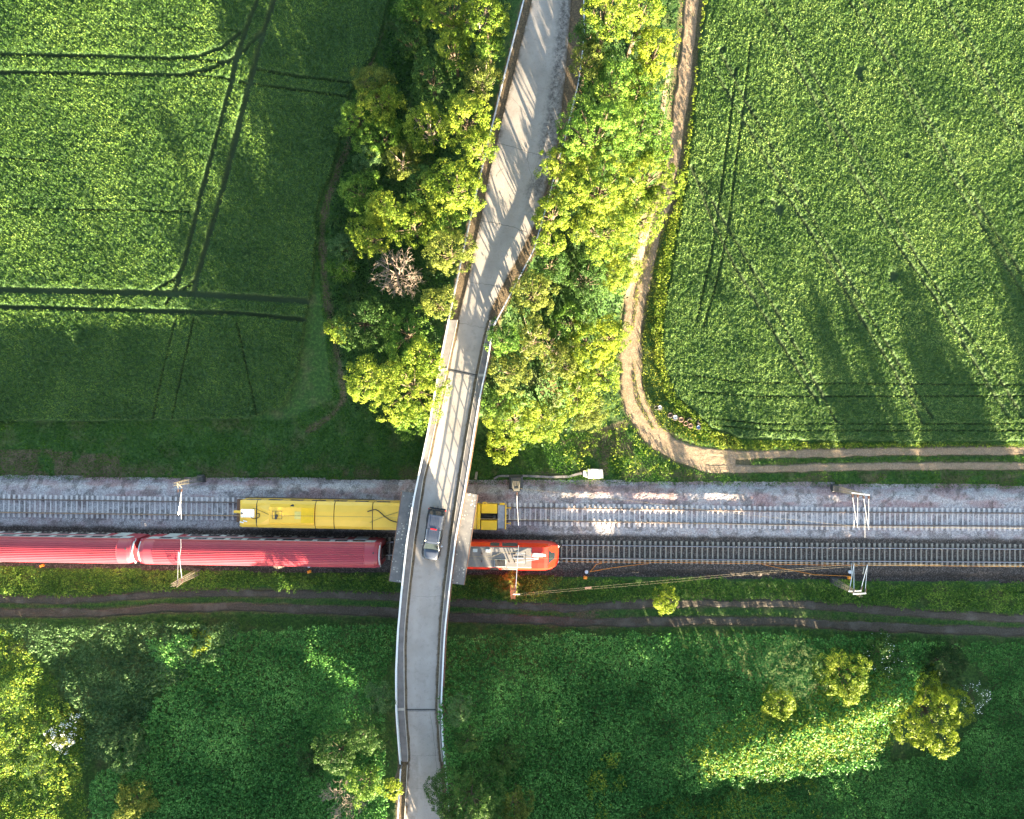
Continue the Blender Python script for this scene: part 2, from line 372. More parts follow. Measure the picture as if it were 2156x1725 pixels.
YN = W(0, 772, 7.5)[1]; YS = W(0, 1500, 7.5)[1]
def embank(X, Y):
    d = np.maximum(0, np.abs(X - RXC(Y)) * 0.98 - RHW(Y) - 0.15)
    gap = np.where((Y < YN) & (Y > YS), np.minimum(YN - Y, Y - YS), 0)
    slope = 0.60
    zr = RZ(Y) - 0.05
    z = zr - np.hypot(d * slope, gap * 1.0)
    far = sstep(120, 60, np.abs(Y))
    return np.maximum(0, z) * far

# dirt tracks, in survey px
T_main = [(1460, -60), (1458, 0), (1450, 80), (1440, 170), (1428, 260), (1416, 340), (1400, 420), (1372, 480), (1350, 560), (1338, 640), (1328, 710), (1326, 780), (1336, 850), (1372, 915), (1430, 952), (1500, 972), (1560, 975)]
T_a = [(1480, 950), (1560, 958), (1700, 955), (1900, 950), (2156, 949), (2600, 945)]
T_b = [(1480, 985), (1600, 988), (1750, 984), (1950, 981), (2156, 982), (2600, 985)]
T_c = [(-500, 1255), (0, 1262), (150, 1264), (300, 1254), (420, 1248), (600, 1250), (840, 1256), (950, 1268), (1080, 1275), (1200, 1281), (1350, 1272), (1500, 1271), (1650, 1272), (1800, 1280), (1950, 1293), (2156, 1304), (2600, 1320)]
T_d = [(-500, 1285), (0, 1291), (200, 1292), (330, 1282), (500, 1278), (650, 1284), (830, 1290), (950, 1300), (1100, 1305), (1250, 1312), (1500, 1308), (1650, 1310), (1800, 1318), (1950, 1325), (2156, 1332), (2600, 1345)]
T_e = [(800, 60), (770, 160), (735, 300), (705, 380), (686, 430), (678, 480), (680, 560), (690, 640), (706, 720), (722, 800), (724, 840), (700, 875), (650, 905)]
WT = {k: Wp(v) for k, v in dict(main=T_main, a=T_a, b=T_b, c=T_c, d=T_d, e=T_e).items()}
bal_n = Wp([(-900, 1000), (0, 1005), (300, 1012), (640, 1013), (1000, 1018), (1300, 1018), (1700, 1022), (2156, 1028), (3200, 1040)])
bal_s = Wp([(-900, 1170), (0, 1188), (600, 1200), (1200, 1208), (2156, 1222), (3200, 1240)])
BN = lambda X: np.interp(X, bal_n[:, 0], bal_n[:, 1]); BS = lambda X: np.interp(X, bal_s[:, 0], bal_s[:, 1])
FL = Wp([(-900, -500), (860, -500), (835, -60), (800, 100), (742, 200), (722, 300), (700, 370), (672, 440), (668, 520), (662, 600), (645, 700), (625, 800), (600, 860), (520, 884), (300, 888), (0, 890), (-900, 890)])
FR = Wp([(1500, -500), (1486, 0), (1472, 100), (1458, 250), (1440, 400), (1418, 520), (1402, 620), (1392, 700), (1396, 770), (1420, 835), (1470, 875), (1500, 905), (1560, 924), (1700, 931), (1900, 932), (2700, 932), (2700, -500)])
def track_dist(X, Y):
    return dict(main=pdist(X, Y, WT['main']), a=pdist(X, Y, WT['a']), b=pdist(X, Y, WT['b']), c=pdist(X, Y, WT['c']), d=pdist(X, Y, WT['d']))
TW = dict(main=1.35, a=0.55, b=0.5, c=0.5, d=0.55)

def ground_z(X, Y):
    return embank(X, Y)
# ------------------------------------------------------------------ ground sheet
def axis(a, b, st):
    core = np.arange(a, b + st / 2, st); out = [1.2]
    ext = []; v = 0; s = 1.0
    while v < 1600: v += s; s *= 1.22; ext.append(v)
    ext = np.array(ext)
    return np.concatenate([(a - ext)[::-1], core, b + ext])
gx = axis(-61, 61, 0.25); gy = axis(-50, 50, 0.25)
X, Y = np.meshgrid(gx, gy)
Z = ground_z(X, Y)
core = (np.abs(X) < 61) & (np.abs(Y) < 50)
td = track_dist(X, Y)
near = np.zeros_like(X)
for k in td: near = np.maximum(near, 1 - sstep(TW[k] * 0.9, TW[k] * 1.25, td[k]))
onroad = (np.abs(X - RXC(Y)) < RHW(Y) + 0.3) & ((Y > YN) | (Y < YS))
rough = 0.16 * (fbm(X, Y, 0.9, 2, 3) - 0.5) + 0.10 * (rng.random(X.shape) - 0.5)
inb = (Y < BN(X) + 0.3) & (Y > BS(X) - 0.3)
Zg = Z + np.where(core & ~onroad, rough, 0) * (1 - near)
Zg = Zg - 0.10 * near - 0.25 * inb
Zg = np.where(onroad, np.minimum(Zg, RZ(Y) - 0.10), Zg)
soil = np.where(onroad, 1.0, 0.0)
soil = np.maximum(soil, 0.9 * (1 - sstep(0.2, 0.55, pdist(X, Y, WT['e']) + 0.5 * (fbm(X, Y, 1.5, 2, 5) - 0.5))))
edgeS = np.clip(1 - np.abs(Y - BN(X) - 1.0) / 1.2, 0, 1) * (fbm(X, Y, 2.5, 3, 8) > 0.5) * 0.7
soil = np.maximum(soil, edgeS)
soil = np.maximum(soil, 0.8 * near)
q = Wp([(1180, 930), (1330, 880), (1420, 960), (1380, 1000), (1180, 1005)])
soil = np.maximum(soil, np.where(inside(X, Y, q), 0.75 * (fbm(X, Y, 2.0, 3, 12) > 0.5), 0))
q = Wp([(-900, 940), (60, 945), (250, 960), (260, 1012), (-900, 1000)])
soil = np.maximum(soil, np.where(inside(X, Y, q), 0.9 * (fbm(X, Y, 2.0, 3, 13) > 0.42), 0))
q = Wp([(1195, 1268), (1270, 1270), (1290, 1315), (1200, 1315)])
soil = np.maximum(soil, np.where(inside(X, Y, q), 0.9 * (fbm(X, Y, 1.2, 3, 14) > 0.45), 0))
def gridfaces(ny, nx, keep=None):
    i = np.arange(ny * nx).reshape(ny, nx)
    Fq = np.stack([i[:-1, :-1], i[:-1, 1:], i[1:, 1:], i[1:, :-1]], -1).reshape(-1, 4)
    if keep is not None: Fq = Fq[keep.reshape(-1)]
    return Fq
o = qmesh('ground', np.stack([X, Y, Zg], -1).reshape(-1, 3), gridfaces(*X.shape), M['ground'], smooth=True, attrs={'soil': soil})
tag(o, kind='structure')

# ------------------------------------------------------------------ crop fields
def compact(V, Fq, attrs):
    used = np.unique(Fq); mp = np.full(len(V), -1); mp[used] = np.arange(len(used))
    return V[used], mp[Fq], {k: v[used] for k, v in attrs.items()}
tramL = [(0.38, [(543, -60), (543, 0), (515, 75), (499, 118), (490, 170), (460, 280), (430, 390), (405, 490), (388, 560), (372, 606)]),
         (0.42, [(592, -60), (578, 0), (552, 80), (530, 165), (500, 280), (470, 400), (440, 500), (420, 570), (410, 612)]),
         (0.32, [(-400, 114), (0, 118), (200, 121), (360, 127), (420, 121), (470, 103), (505, 70)]),
         (0.32, [(-400, 150), (0, 155), (200, 158), (380, 161), (440, 150), (480, 133), (520, 105), (548, 70)]),
         (0.20, [(380, 127), (480, 133)]), (0.18, [(380, 161), (490, 168)]),
         (0.20, [(530, 146), (620, 162), (760, 178)]), (0.18, [(480, 170), (560, 183), (745, 207)]),
         (0.50, [(-400, 607), (0, 612), (200, 616), (400, 620), (520, 627), (660, 636)]),
         (0.36, [(-400, 645), (0, 648), (200, 653), (380, 658), (500, 660), (640, 674)]),
         (0.22, [(388, 560), (365, 592), (325, 612)]), (0.22, [(418, 575), (400, 603), (360, 622)]), (0.2, [(372, 605), (352, 640)]),
         (0.12, [(-400, 436), (0, 440), (400, 447)]), (0.10, [(250, 60), (500, 66)]), (0.16, [(-400, 326), (0, 334), (110, 341)]),
         (0.11, [(372, 670), (345, 780), (322, 890)]), (0.11, [(410, 670), (385, 780), (362, 890)]), (0.10, [(500, 680), (545, 890)])]
tramR = [((.14 if abs(p[0][0] - p[-1][0]) < 100 else .22), p) for p in [
    [(1787, 4), (1853, 113), (1937.6, 256), (2018, 403), (2099, 531), (2143, 604), (2200, 700)], [(1815, 4), (1879, 117), (1959.5, 264), (2036.5, 399), (2156, 590)],
    [(1967, 4), (2025.5, 102.5), (2084, 216), (2156, 330)], [(1992.5, 4), (2055, 113.5), (2156, 289)],
    [(1600.7, 4), (1655.6, 110), (1717.9, 216), (1769, 318.6), (1835, 432), (1897, 531), (1970, 632), (2060, 780), (2120, 880)],
    [(1622.6, 4), (1688.6, 121), (1787.5, 289), (1857, 414), (1930, 545.6), (2020, 680), (2110, 810), (2150, 880)],
    [(1494.5, 135.5), (1542, 216), (1593, 304), (1655.6, 414), (1725, 520), (1787, 632), (1880, 780), (1940, 890)],
    [(1512.8, 106), (1571, 220), (1652, 359), (1707, 458), (1765.5, 556.6), (1850, 700), (1960, 880)],
    [(1476, 384.5), (1531, 480), (1571, 549), (1604, 604), (1690, 760), (1760, 890)], [(1455, 352), (1500, 470), (1545, 560), (1640, 720), (1720, 850)],
    [(1578.7, 88), (1566, 220), (1549.4, 329.6), (1534.8, 461), (1520, 542), (1505.5, 604), (1480, 690)],
    [(1549.4, 146.5), (1531, 293), (1512.8, 432), (1494.5, 549), (1465, 680)]]] + [(0.08, [(1450, 790), (1560, 806), (2200, 812)]), (0.08, [(1470, 826), (1600, 836), (2200, 834)]),
    (0.07, [(1490, 880), (1600, 893), (2200, 893)]), (0.07, [(1500, 895), (1620, 907), (2200, 907)])]
spotsR = [(1805, 152, .7), (1808, 170, .5), (1625, 430, .9), (1640, 445, .8), (1600, 425, .5), (1906, 330, .7), (1880, 585, .9), (1815, 577, .4), (1640, 408, .5), (1533, 52, .5), (1519, 108, .5), (1625, 62, .3), (1893, 612, .3)]
def crop_field(name, poly, tram, mats, hgt, st, seed, spots=(), streak=None, dens=30, kind='a'):
    x0, x1 = max(poly[:, 0].min(), -63), min(poly[:, 0].max(), 63); y0, y1 = max(poly[:, 1].min(), -50), min(poly[:, 1].max(), 50.5)
    xs = np.arange(x0 - st, x1 + 2 * st, st); ys = np.arange(y0 - st, y1 + 2 * st, st)
    X, Y = np.meshgrid(xs, ys)
    jx = X + 0.45 * (fbm(X, Y, 1.1, 2, 31) - 0.5); jy = Y + 0.45 * (fbm(X, Y, 1.1, 2, 37) - 0.5)
    keep = inside(jx, jy, poly)
    bare = np.zeros_like(X)
    for wd, pl in tram:
        pw = Wp(pl, hgt * 0.5)
        m_ = (X > pw[:, 0].min() - 2) & (X < pw[:, 0].max() + 2) & (Y > pw[:, 1].min() - 2) & (Y < pw[:, 1].max() + 2)
        d = pdist(X[m_], Y[m_], pw)
        wv = .75 * wd * (0.75 + 0.5 * fbm(X[m_], Y[m_], 2.5, 2, 41)) if kind == 'a' else wd * (0.4 + 1.1 * fbm(X[m_], Y[m_], 1.2, 2, 41))
        bare[m_] = np.maximum(bare[m_], (1 - sstep(wv * 0.45, wv * 1.35, d + .12 * (rng.random(d.shape) - .5))) * (.75 + .35 * fbm(X[m_], Y[m_], 1.7, 2, 47)))
    bare = np.clip(bare, 0, 1)
    for sx, sy, r in spots:
        px, py, _ = W(sx, sy); d = np.hypot(X - px, Y - py) + 0.8 * (fbm(X, Y, 0.5, 2, 77) - 0.5)
        bare = np.maximum(bare, 0.8 * (1 - sstep(r * 0.4, r * 0.8, d)))
    if streak:
        c, s_ = math.cos(streak), math.sin(streak); u = X * c + Y * s_; v = -X * s_ + Y * c
        fine = fbm(u, v * 0.6, 0.19, 1, seed)
    else: fine = fbm(X, Y, 0.19, 1, seed)
    broad = fbm(X, Y, 3.0, 3, seed + 3)
    h = hgt * (0.84 + 0.16 * broad) + 0.24 * (fine - 0.5) + 0.10 * (rng.random(X.shape) - 0.5)
    h = h * (1 - bare) + 0.06 * bare
    h = np.maximum(h, 0.03)
    kc = keep[:-1, :-1] & keep[1:, 1:] & keep[1:, :-1] & keep[:-1, 1:]
    # drop the border to the soil
    edge = keep & ~(np.roll(keep, 2, 0) & np.roll(keep, -2, 0) & np.roll(keep, 2, 1) & np.roll(keep, -2, 1))
    h = np.where(edge & (np.abs(X) < 62) & (Y < 50), 0.0, h)
    V = np.stack([X, Y, h], -1).reshape(-1, 3)
    V, Fq, at = compact(V, gridfaces(*X.shape, keep=kc), {'bare': bare.reshape(-1)})
    # leaf blades, joined into the same crop mesh
    n = int((x1 - x0) * (y1 - y0) * dens)
    px = rng.uniform(x0, x1, n); py = rng.uniform(y0, y1, n)
    ix = np.clip(((px - xs[0]) / st).astype(int), 0, len(xs) - 1); iy = np.clip(((py - ys[0]) / st).astype(int), 0, len(ys) - 1)
    ok = keep[iy, ix] & (bare[iy, ix] < 0.3) & ~edge[iy, ix]; px, py, pz = px[ok], py[ok], h[iy, ix][ok]
    n = len(px)
    az = rng.uniform(0, 2 * np.pi, n); L = rng.uniform(0.12, 0.26, n); wd = rng.uniform(0.018, 0.036, n); lean = rng.uniform(0.3, 1.2, n)
    dx, dy = np.cos(az), np.sin(az)
    B = np.stack([px, py, pz - 0.05], -1); T = B + np.stack([dx * np.sin(lean) * L, dy * np.sin(lean) * L, np.cos(lean) * L + 0.05], -1)
    Sd = np.stack([-dy, dx, 0 * dx], -1) * wd[:, None]; Mid = B * 0.35 + T * 0.65; Mid[:, 2] += 0.03
    Q = np.stack([B, Mid + Sd, T, Mid - Sd], 1).reshape(-1, 3)
    Fb = np.arange(4 * n).reshape(-1, 4)
    o = qmesh(name, np.vstack([V, Q]), np.vstack([Fq, Fb + len(V)]), mats[0], attrs={'bare': np.concatenate([at['bare'], np.zeros(4 * n)])})
    o.data.materials.append(mats[1])
    mi = np.concatenate([np.zeros(len(Fq), np.int32), np.ones(n, np.int32)]); o.data.polygons.foreach_set('material_index', mi)
    return o
o = crop_field('cereal_crop', FL, tramL, (M['cropa'], LEAF['cropa']), 0.62, 0.11, 11, streak=0.6, dens=120, kind='a')
tag(o, 'tall green cereal crop with wide curved tractor lines, left of the road', 'crop', kind='stuff')
o = crop_field('field_crop', FR, tramR, (M['cropb'], LEAF['cropb']), 0.45, 0.11, 23, spots=spotsR, dens=120, kind='b')
tag(o, 'bright green young crop with thin paired tractor lines, right of the dirt track', 'crop', kind='stuff')

# ------------------------------------------------------------------ dirt tracks
def ribbon(name, poly, half, mat, zoff=0.0, cross=9, wob=0.35, wfn=None):
    P = np.array(poly); seg = np.hypot(*np.diff(P, axis=0).T); s = np.concatenate([[0], np.cumsum(seg)])
    t = np.arange(0, s[-1], 0.3); cx = np.interp(t, s, P[:, 0]); cy = np.interp(t, s, P[:, 1])
    k = np.ones(9) / 9
    pad = lambda a: np.convolve(np.pad(a, 4, mode='edge'), k, 'valid'); cx, cy = pad(cx), pad(cy)
    tx = np.gradient(cx); ty = np.gradient(cy); L = np.hypot(tx, ty); nx, ny = -ty / L, tx / L
    hl = half * (1 + wob * 2 * (fbm(t, t * 0, 1.6, 3, 51) - 0.5)); hr = half * (1 + wob * 2 * (fbm(t, t * 0 + 9, 1.6, 3, 52) - 0.5))
    if wfn is not None: hl, hr = hl * wfn(cy), hr * wfn(cy)
    u = np.linspace(-1, 1, cross)
    off = np.where(u[None] < 0, u[None] * hl[:, None], u[None] * hr[:, None])
    X = cx[:, None] + nx[:, None] * off; Y = cy[:, None] + ny[:, None] * off
    Z = ground_z(X, Y) + 0.02 + zoff + 0.05 * (rng.random(X.shape) - 0.5) - 0.05 * np.cos(u * math.pi * 1.6)[None] * 0
    Z[:, 0] -= 0.09; Z[:, -1] -= 0.09
    o = qmesh(name, np.stack([X, Y, Z], -1).reshape(-1, 3), gridfaces(*X.shape), mat, smooth=True)
    return tag(o, kind='structure')
ribbon('dirt_track', WT['main'], 1.3, M['track'], cross=15, wob=0.3, wfn=lambda Y: np.interp(Y, [18, 26], [1.0, .58]))
ribbon('dirt_track', Wp([(1412, 100), (1402, 180), (1390, 250), (1384, 310)]), 0.38, M['track'], zoff=.004)
ribbon('dirt_track', WT['a'], 0.50, M['track'], zoff=0.004)
ribbon('dirt_track', WT['b'], 0.45, M['track'], zoff=0.004)
ribbon('muddy_path', WT['c'], 0.46, M['mud'], wob=.6)
ribbon('muddy_path', WT['d'], 0.50, M['mud'], wob=.6)

# ------------------------------------------------------------------ ballast bed
up_s = [(-900, 2004), (0, 2024), (941, 2037), (2047, 2057.5), (2500, 2063.5), (3300, 2075), (4096, 2080), (6000, 2092)]
lo_s = [(-900, 2155), (0, 2169), (1500, 2193.5), (2240, 2207), (2500, 2210), (3300, 2218), (4096, 2223.5), (6000, 2236)]
up_w = np.array([S(a, b, 0.5)[:2] for a, b in up_s]); lo_w = np.array([S(a, b, 0.5)[:2] for a, b in lo_s])
UY = lambda x: np.interp(x, up_w[:, 0], up_w[:, 1]); LY = lambda x: np.interp(x, lo_w[:, 0], lo_w[:, 1])
st = 0.14
xs = np.arange(-75, 75, st); v = np.linspace(0, 1, 86)
X = np.repeat(xs[None], len(v), 0); Y = BS(X) - 0.4 + (BN(X) - BS(X) + 0.8) * v[:, None]
en = BN(X) + 0.25 * (fbm(X, Y, 1.0, 3, 61) - 0.5) * 2; es = BS(X) + 0.3 * (fbm(X, Y, 1.0, 3, 62) - 0.5) * 2
prof = np.minimum(sstep(0, 1.1, en - Y), sstep(0, 0.9, Y - es))
Zb = -0.12 + 0.48 * prof + 0.07 * (rng.random(X.shape) - 0.5)
for fn in (UY, LY):
    dd = np.abs(Y - fn(X)); Zb = np.where(dd < 1.25, np.minimum(Zb, 0.375 + 0.03 * (rng.random(X.shape) - 0.5)), Zb)
mid = (UY(X) + LY(X)) / 2
ds = Y - (mid - 0.1 + 0.35 * (fbm(X, Y, 1.2, 3, 63) - 0.5))
dirty = 1 - sstep(-0.3, 0.3, ds)
dirty = np.maximum(dirty, 0.45 * (fbm(X, Y, 0.7, 2, 71) > 0.62))
redm = sstep(0.45, 0.65, fbm(X * 0.25, Y, 0.9, 3, 64)) * 0.75 * (Y > UY(X) + 1.3) + 0.45 * sstep(0.5, 0.7, fbm(X, Y, 1.5, 3, 65))
o = qmesh('ballast', np.stack([X, Y, Zb], -1).reshape(-1, 3), gridfaces(*X.shape), M['ballast'], attrs={'dirty': dirty.reshape(-1), 'red': np.clip(redm, 0, 1).reshape(-1)})
tag(o, kind='structure')

# ------------------------------------------------------------------ railway tracks
def rail_mesh(fn, off):
    b = MB(); xs = np.arange(-75, 75.1, 1.5); rings = []
    pr = [(-0.07, 0.425), (0.07, 0.425), (0.02, 0.46), (0.02, 0.53), (0.036, 0.545), (0.036, 0.585), (-0.036, 0.585), (-0.036, 0.545), (-0.02, 0.53), (-0.02, 0.46)]
    for x in xs:
        y = fn(x) + off; rings.append([(x, y + a, z) for a, z in pr])
    b.loft(rings); return b
def sleeper_mesh():
    b = MB(); st_ = [(-1.3, .15, .135), (-0.85, .15, .135), (-0.45, .095, .10), (0.45, .095, .10), (0.85, .15, .135), (1.3, .15, .135)]
    b.loft([[(-w_, y, 0.10), (w_, y, 0.10), (w_ * 0.85, y, 0.30 + h_), (-w_ * 0.85, y, 0.30 + h_)] for y, w_, h_ in st_])
    for s in (-1, 1):
        for k in (-1, 1): b.box(-0.07, 0.07, s * 0.753 + k * 0.12 - 0.045, s * 0.753 + k * 0.12 + 0.045, 0.43, 0.47)
    return b
def track(fn, label, smat, rmat, tmat, ranges, yoff=0):
    x0 = 0.0; root = empty('railway_track', (0, float(fn(0)), 0.2))
    tag(root, label, 'railway track', 'railway tracks')
    for s in (-1, 1):
        r = rail_mesh(fn, s * 0.753).build('rail', rmat, root, world=True)
        c = MB(); xs = np.arange(-75, 75.1, 1.5)
        c.loft([[(x, fn(x) + s * 0.753 - 0.027, 0.586), (x, fn(x) + s * 0.753 + 0.027, 0.586), (x, fn(x) + s * 0.753 + 0.027, 0.590), (x, fn(x) + s * 0.753 - 0.027, 0.590)] for x in xs])
        rh = c.build('rail_head', tmat, r); 
        for vv in rh.data.vertices: vv.co.y -= root.location.y; vv.co.z -= root.location.z
    proto = sleeper_mesh().build('sleeper', smat, root)
    allx = np.arange(-74.7, 74.7, 0.6)
    vis = [x for x in allx if any(a <= x <= b for a, b in ranges)]
    vis = sorted(vis, key=lambda x: abs(x))[:100]; vs = set(round(x, 3) for x in vis); first = True
    rest = MB(); pv = np.array([v_.co[:] for v_ in proto.data.vertices]); pf = [tuple(p.vertices) for p in proto.data.polygons]
    for x in allx:
        a = math.atan2(fn(x + 1) - fn(x - 1), 2) + random.uniform(-.012, .012); y = fn(x) - root.location.y + random.uniform(-.02, .02)
        if round(x, 3) in vs:
            o = proto if first else proto.copy()
            if not first: COL.objects.link(o); o.parent = root
            first = False; o.location = (x, y, -root.location.z); o.rotation_euler = (0, 0, a)
        else:
            ca, sa = math.cos(a), math.sin(a); rest.add([(x + p[0] * ca - p[1] * sa, y + p[0] * sa + p[1] * ca, p[2] - root.location.z) for p in pv], pf)
    r = rest.build('sleepers', smat, root); r['kind'] = 'stuff'
    return root
xw = lambda sx: S(sx, 2100, 0.4)[0]
track(UY, 'upper railway track on clean pale ballast, the yellow machine standing on it', M['sleepA'], M['raildull'], M['raildull'], [(-70, xw(960)), (xw(2020), 70)])
track(LY, 'lower railway track with shiny rails on dark dirty ballast, the red train on it', M['sleepB'], M['rust'], M['railtop'], [(xw(2210), 70)])

# ------------------------------------------------------------------ road surface
def road_strip(y0, y1, fa, fb, dz, n_c, name, mat, step=4.0, attrs=None, parent=None, thick=None):
    ys = np.arange(y0, y1 + step / 2, step); u = np.linspace(0, 1, n_c)
    V = np.array([[W(fa(y) + (fb(y) - fa(y)) * k, y, ZR(y) + dz) for k in u] for y in ys])
    sh = V.shape[:2]; A = attrs(ys, u, V) if attrs else None
    return qmesh(name, V.reshape(-1, 3), gridfaces(*sh)[:, ::-1], mat, parent=parent, world=parent is not None, attrs=A)
def road_attrs(ys, u, V):
    U, Yd = np.meshgrid(u, ys); X, Yw = V[..., 0], V[..., 1]
    wheel = np.exp(-((U - 0.28) / 0.12) ** 2) + np.exp(-((U - 0.72) / 0.12) ** 2); wheel = 0.55 * wheel * (0.6 + 0.6 * fbm(X * 1.5, Yw * .2, 1.5, 2, 81))
    newer = ((Yd > 593) & (Yd < 778)) * 0.55 + (Yd >= 778) * 0.30
    dark_edge = sstep(0.62, 0.8, U + 0.12 * (fbm(X, Yw, 1.0, 2, 82) - 0.5)) * (Yd < 470) * sstep(500, 380, Yd)  # darker blotches along the right edge of the northern road
    dl = sstep(0.07, 0.0, U + 0.08 * (fbm(X, Yw, 0.6, 3, 83) - 0.5)); drr = sstep(0.93, 1.0, U + 0.08 * (fbm(X, Yw, 0.6, 3, 84) - 0.5))
    dirt = np.clip(dl + drr * 1.2 + 0.25 * (Yd > 1590) * (U < .3), 0, 1)
    return {'wheel': wheel.ravel(), 'newer': newer.ravel(), 'dark_edge': dark_edge.ravel(), 'dirt': dirt.ravel()}
o = road_strip(-250, 2100, LL, LR, 0.0, 25, 'road', M['road'], attrs=road_attrs); tag(o, kind='structure')
# cracks and sealed seams in the asphalt
def seam(pts, wd, mat, dz=0.006, jag=0.0, name='road_crack'):
    P = []
    for (a, b_), (c_, d_) in zip(pts[:-1], pts[1:]):
        for t in np.linspace(0, 1, 7)[:-1]: P.append((a + (c_ - a) * t + random.uniform(-jag, jag), b_ + (d_ - b_) * t + random.uniform(-jag, jag)))
    P.append(pts[-1]); V = []; 
    for i, (a, b_) in enumerate(P):
        n_ = P[min(i + 1, len(P) - 1)]; p_ = P[max(i - 1, 0)]; dx, dy = n_[0] - p_[0], n_[1] - p_[1]; L = math.hypot(dx, dy) + 1e-6
        k = wd * (random.uniform(0.5, 1.2) if jag else 1) * 9.1
        V += [W(a - dy / L * k, b_ + dx / L * k, ZR(b_) + dz), W(a + dy / L * k, b_ - dx / L * k, ZR(b_) + dz)]
    Fq = [(2 * i, 2 * i + 1, 2 * i + 3, 2 * i + 2) for i in range(len(P) - 1)]
    return V, Fq
crk = MB()
for pts, wd in [([(985, 593), (1020, 598), (1055, 606)], .03), ([(963, 679), (995, 686), (1022, 690)], .025), ([(1010, 465), (1048, 471), (1080, 478), (1110, 490)], .05),
                ([(1040, 301), (1080, 309), (1120, 322), (1170, 334)], .035), ([(1096, 480), (1108, 500), (1130, 505)], .05), ([(1044, 372), (1050, 362), (1060, 356)], .03),
                ([(1078, 205), (1100, 232), (1116, 256)], .02), ([(862, 1590), (890, 1592), (924, 1590)], .02), ([(876, 1660), (900, 1662), (930, 1660)], .02), ([(868, 1255), (900, 1257), (930, 1255)], .02), ([(955, 845), (965, 905), (978, 925)], .015),
                ([(1108, 300), (1112, 345), (1124, 390)], .025), ([(905, 1500), (915, 1560), (920, 1640)], .025)]:
    V, Fq = seam(pts, wd, None, jag=1.6 if wd > .02 else .6); crk.add(V, Fq)
o = crk.build('road_crack', simple('crack_filler', (0.06, 0.055, 0.05), 0.8)); tag(o, kind='structure')

# ------------------------------------------------------------------ bridge
P0, P1 = 674, 1604            # ends of the kerbed, railed length
bridge = empty('road_bridge', W(900, 1100, 0)); tag(bridge, 'narrow curved concrete road bridge with white railings over both railway tracks', 'bridge')
def solid_strip(b, y0, y1, fa, fb, z_top, z_bot, step=8.0):
    ys = list(np.arange(y0, y1, step)) + [y1]
    rings = []
    for y in ys:
        a = W(fa(y), y, ZR(y) + z_top); c = W(fb(y), y, ZR(y) + z_top); z0 = ZR(y) + z_bot
        rings.append([(a[0], a[1], z0), (c[0], c[1], z0), (c[0], c[1], c[2]), (a[0], a[1], a[2])])
    b.loft(rings); return b
b = MB(); solid_strip(b, 772, 1500, lambda y: XL(y) - 1, lambda y: XR(y) + 1, -0.02, -0.85); b.build('deck', M['pier'], bridge, world=True)
for nm, fa, fb in (('l', lambda y: XL(y) + 2.0, lambda y: LL(y) - 2.5), ('r', lambda y: LR(y) + 4.5, lambda y: XR(y) - 1.5)):
    b = MB(); solid_strip(b, P0, P1, fa, fb, 0.16, -0.3); b.build('walkway', M['walk'], bridge, world=True)
for fa, fb in ((lambda y: LL(y) - 2.4, lambda y: LL(y) - 0.9), (lambda y: LR(y) + 3.0, lambda y: LR(y) + 4.4)):
    b = MB(); solid_strip(b, P0, P1, fa, fb, 0.175, -0.3); b.build('kerb', M['kerb'], bridge, world=True)
for fa, fb in ((lambda y: LL(y) - 1.0 + 0 * y, lambda y: LL(y) + 3.0 + 2.5 * fbm(np.array([y * .05]), np.array([0.]), 1, 3, 91)[0]), (lambda y: LR(y) - 1.0 - 2.5 * fbm(np.array([y * .05]), np.array([5.]), 1, 3, 92)[0], lambda y: LR(y) + 3.0)):
    b = MB(); solid_strip(b, P0, P1, fa, fb, 0.012, -0.02, step=3.0); b.build('gutter_dirt', M['dirt'], bridge, world=True)
# expansion joints
for yj in (779, 1494):
    b = MB(); sl = 11 if yj == 779 else 0
    V = []
    for a, c_, dz in ((LL(yj), LR(yj), 0.008),):
        p = W(LL(yj) + 2, yj - sl * .1, ZR(yj) + dz); q_ = W(LR(yj) - 1, yj + sl, ZR(yj) + dz); b.bar(p, q_, 0.10, 0.02)
        p = W(LL(yj) + 2, yj + 3 - sl * .1, ZR(yj) + dz); q_ = W(LR(yj) - 1, yj + 3 + sl, ZR(yj) + dz); b.bar(p, q_, 0.035, 0.03)
    b.build('expansion_joint', M['black'], bridge, world=True)
    b = MB(); p = W(XL(yj) + 1, yj, ZR(yj) + .19); q_ = W(LL(yj) - 1, yj - .5, ZR(yj) + .19); b.bar(p, q_, .28, .03); b.build('joint_cover', M['kerb'], bridge, world=True)
    b = MB(); p = W(LR(yj) + 3, yj + sl, ZR(yj) + .19); q_ = W(XR(yj) - 1, yj + sl, ZR(yj) + .19); b.bar(p, q_, .28, .03); b.build('joint_cover', M['kerb'], bridge, world=True)
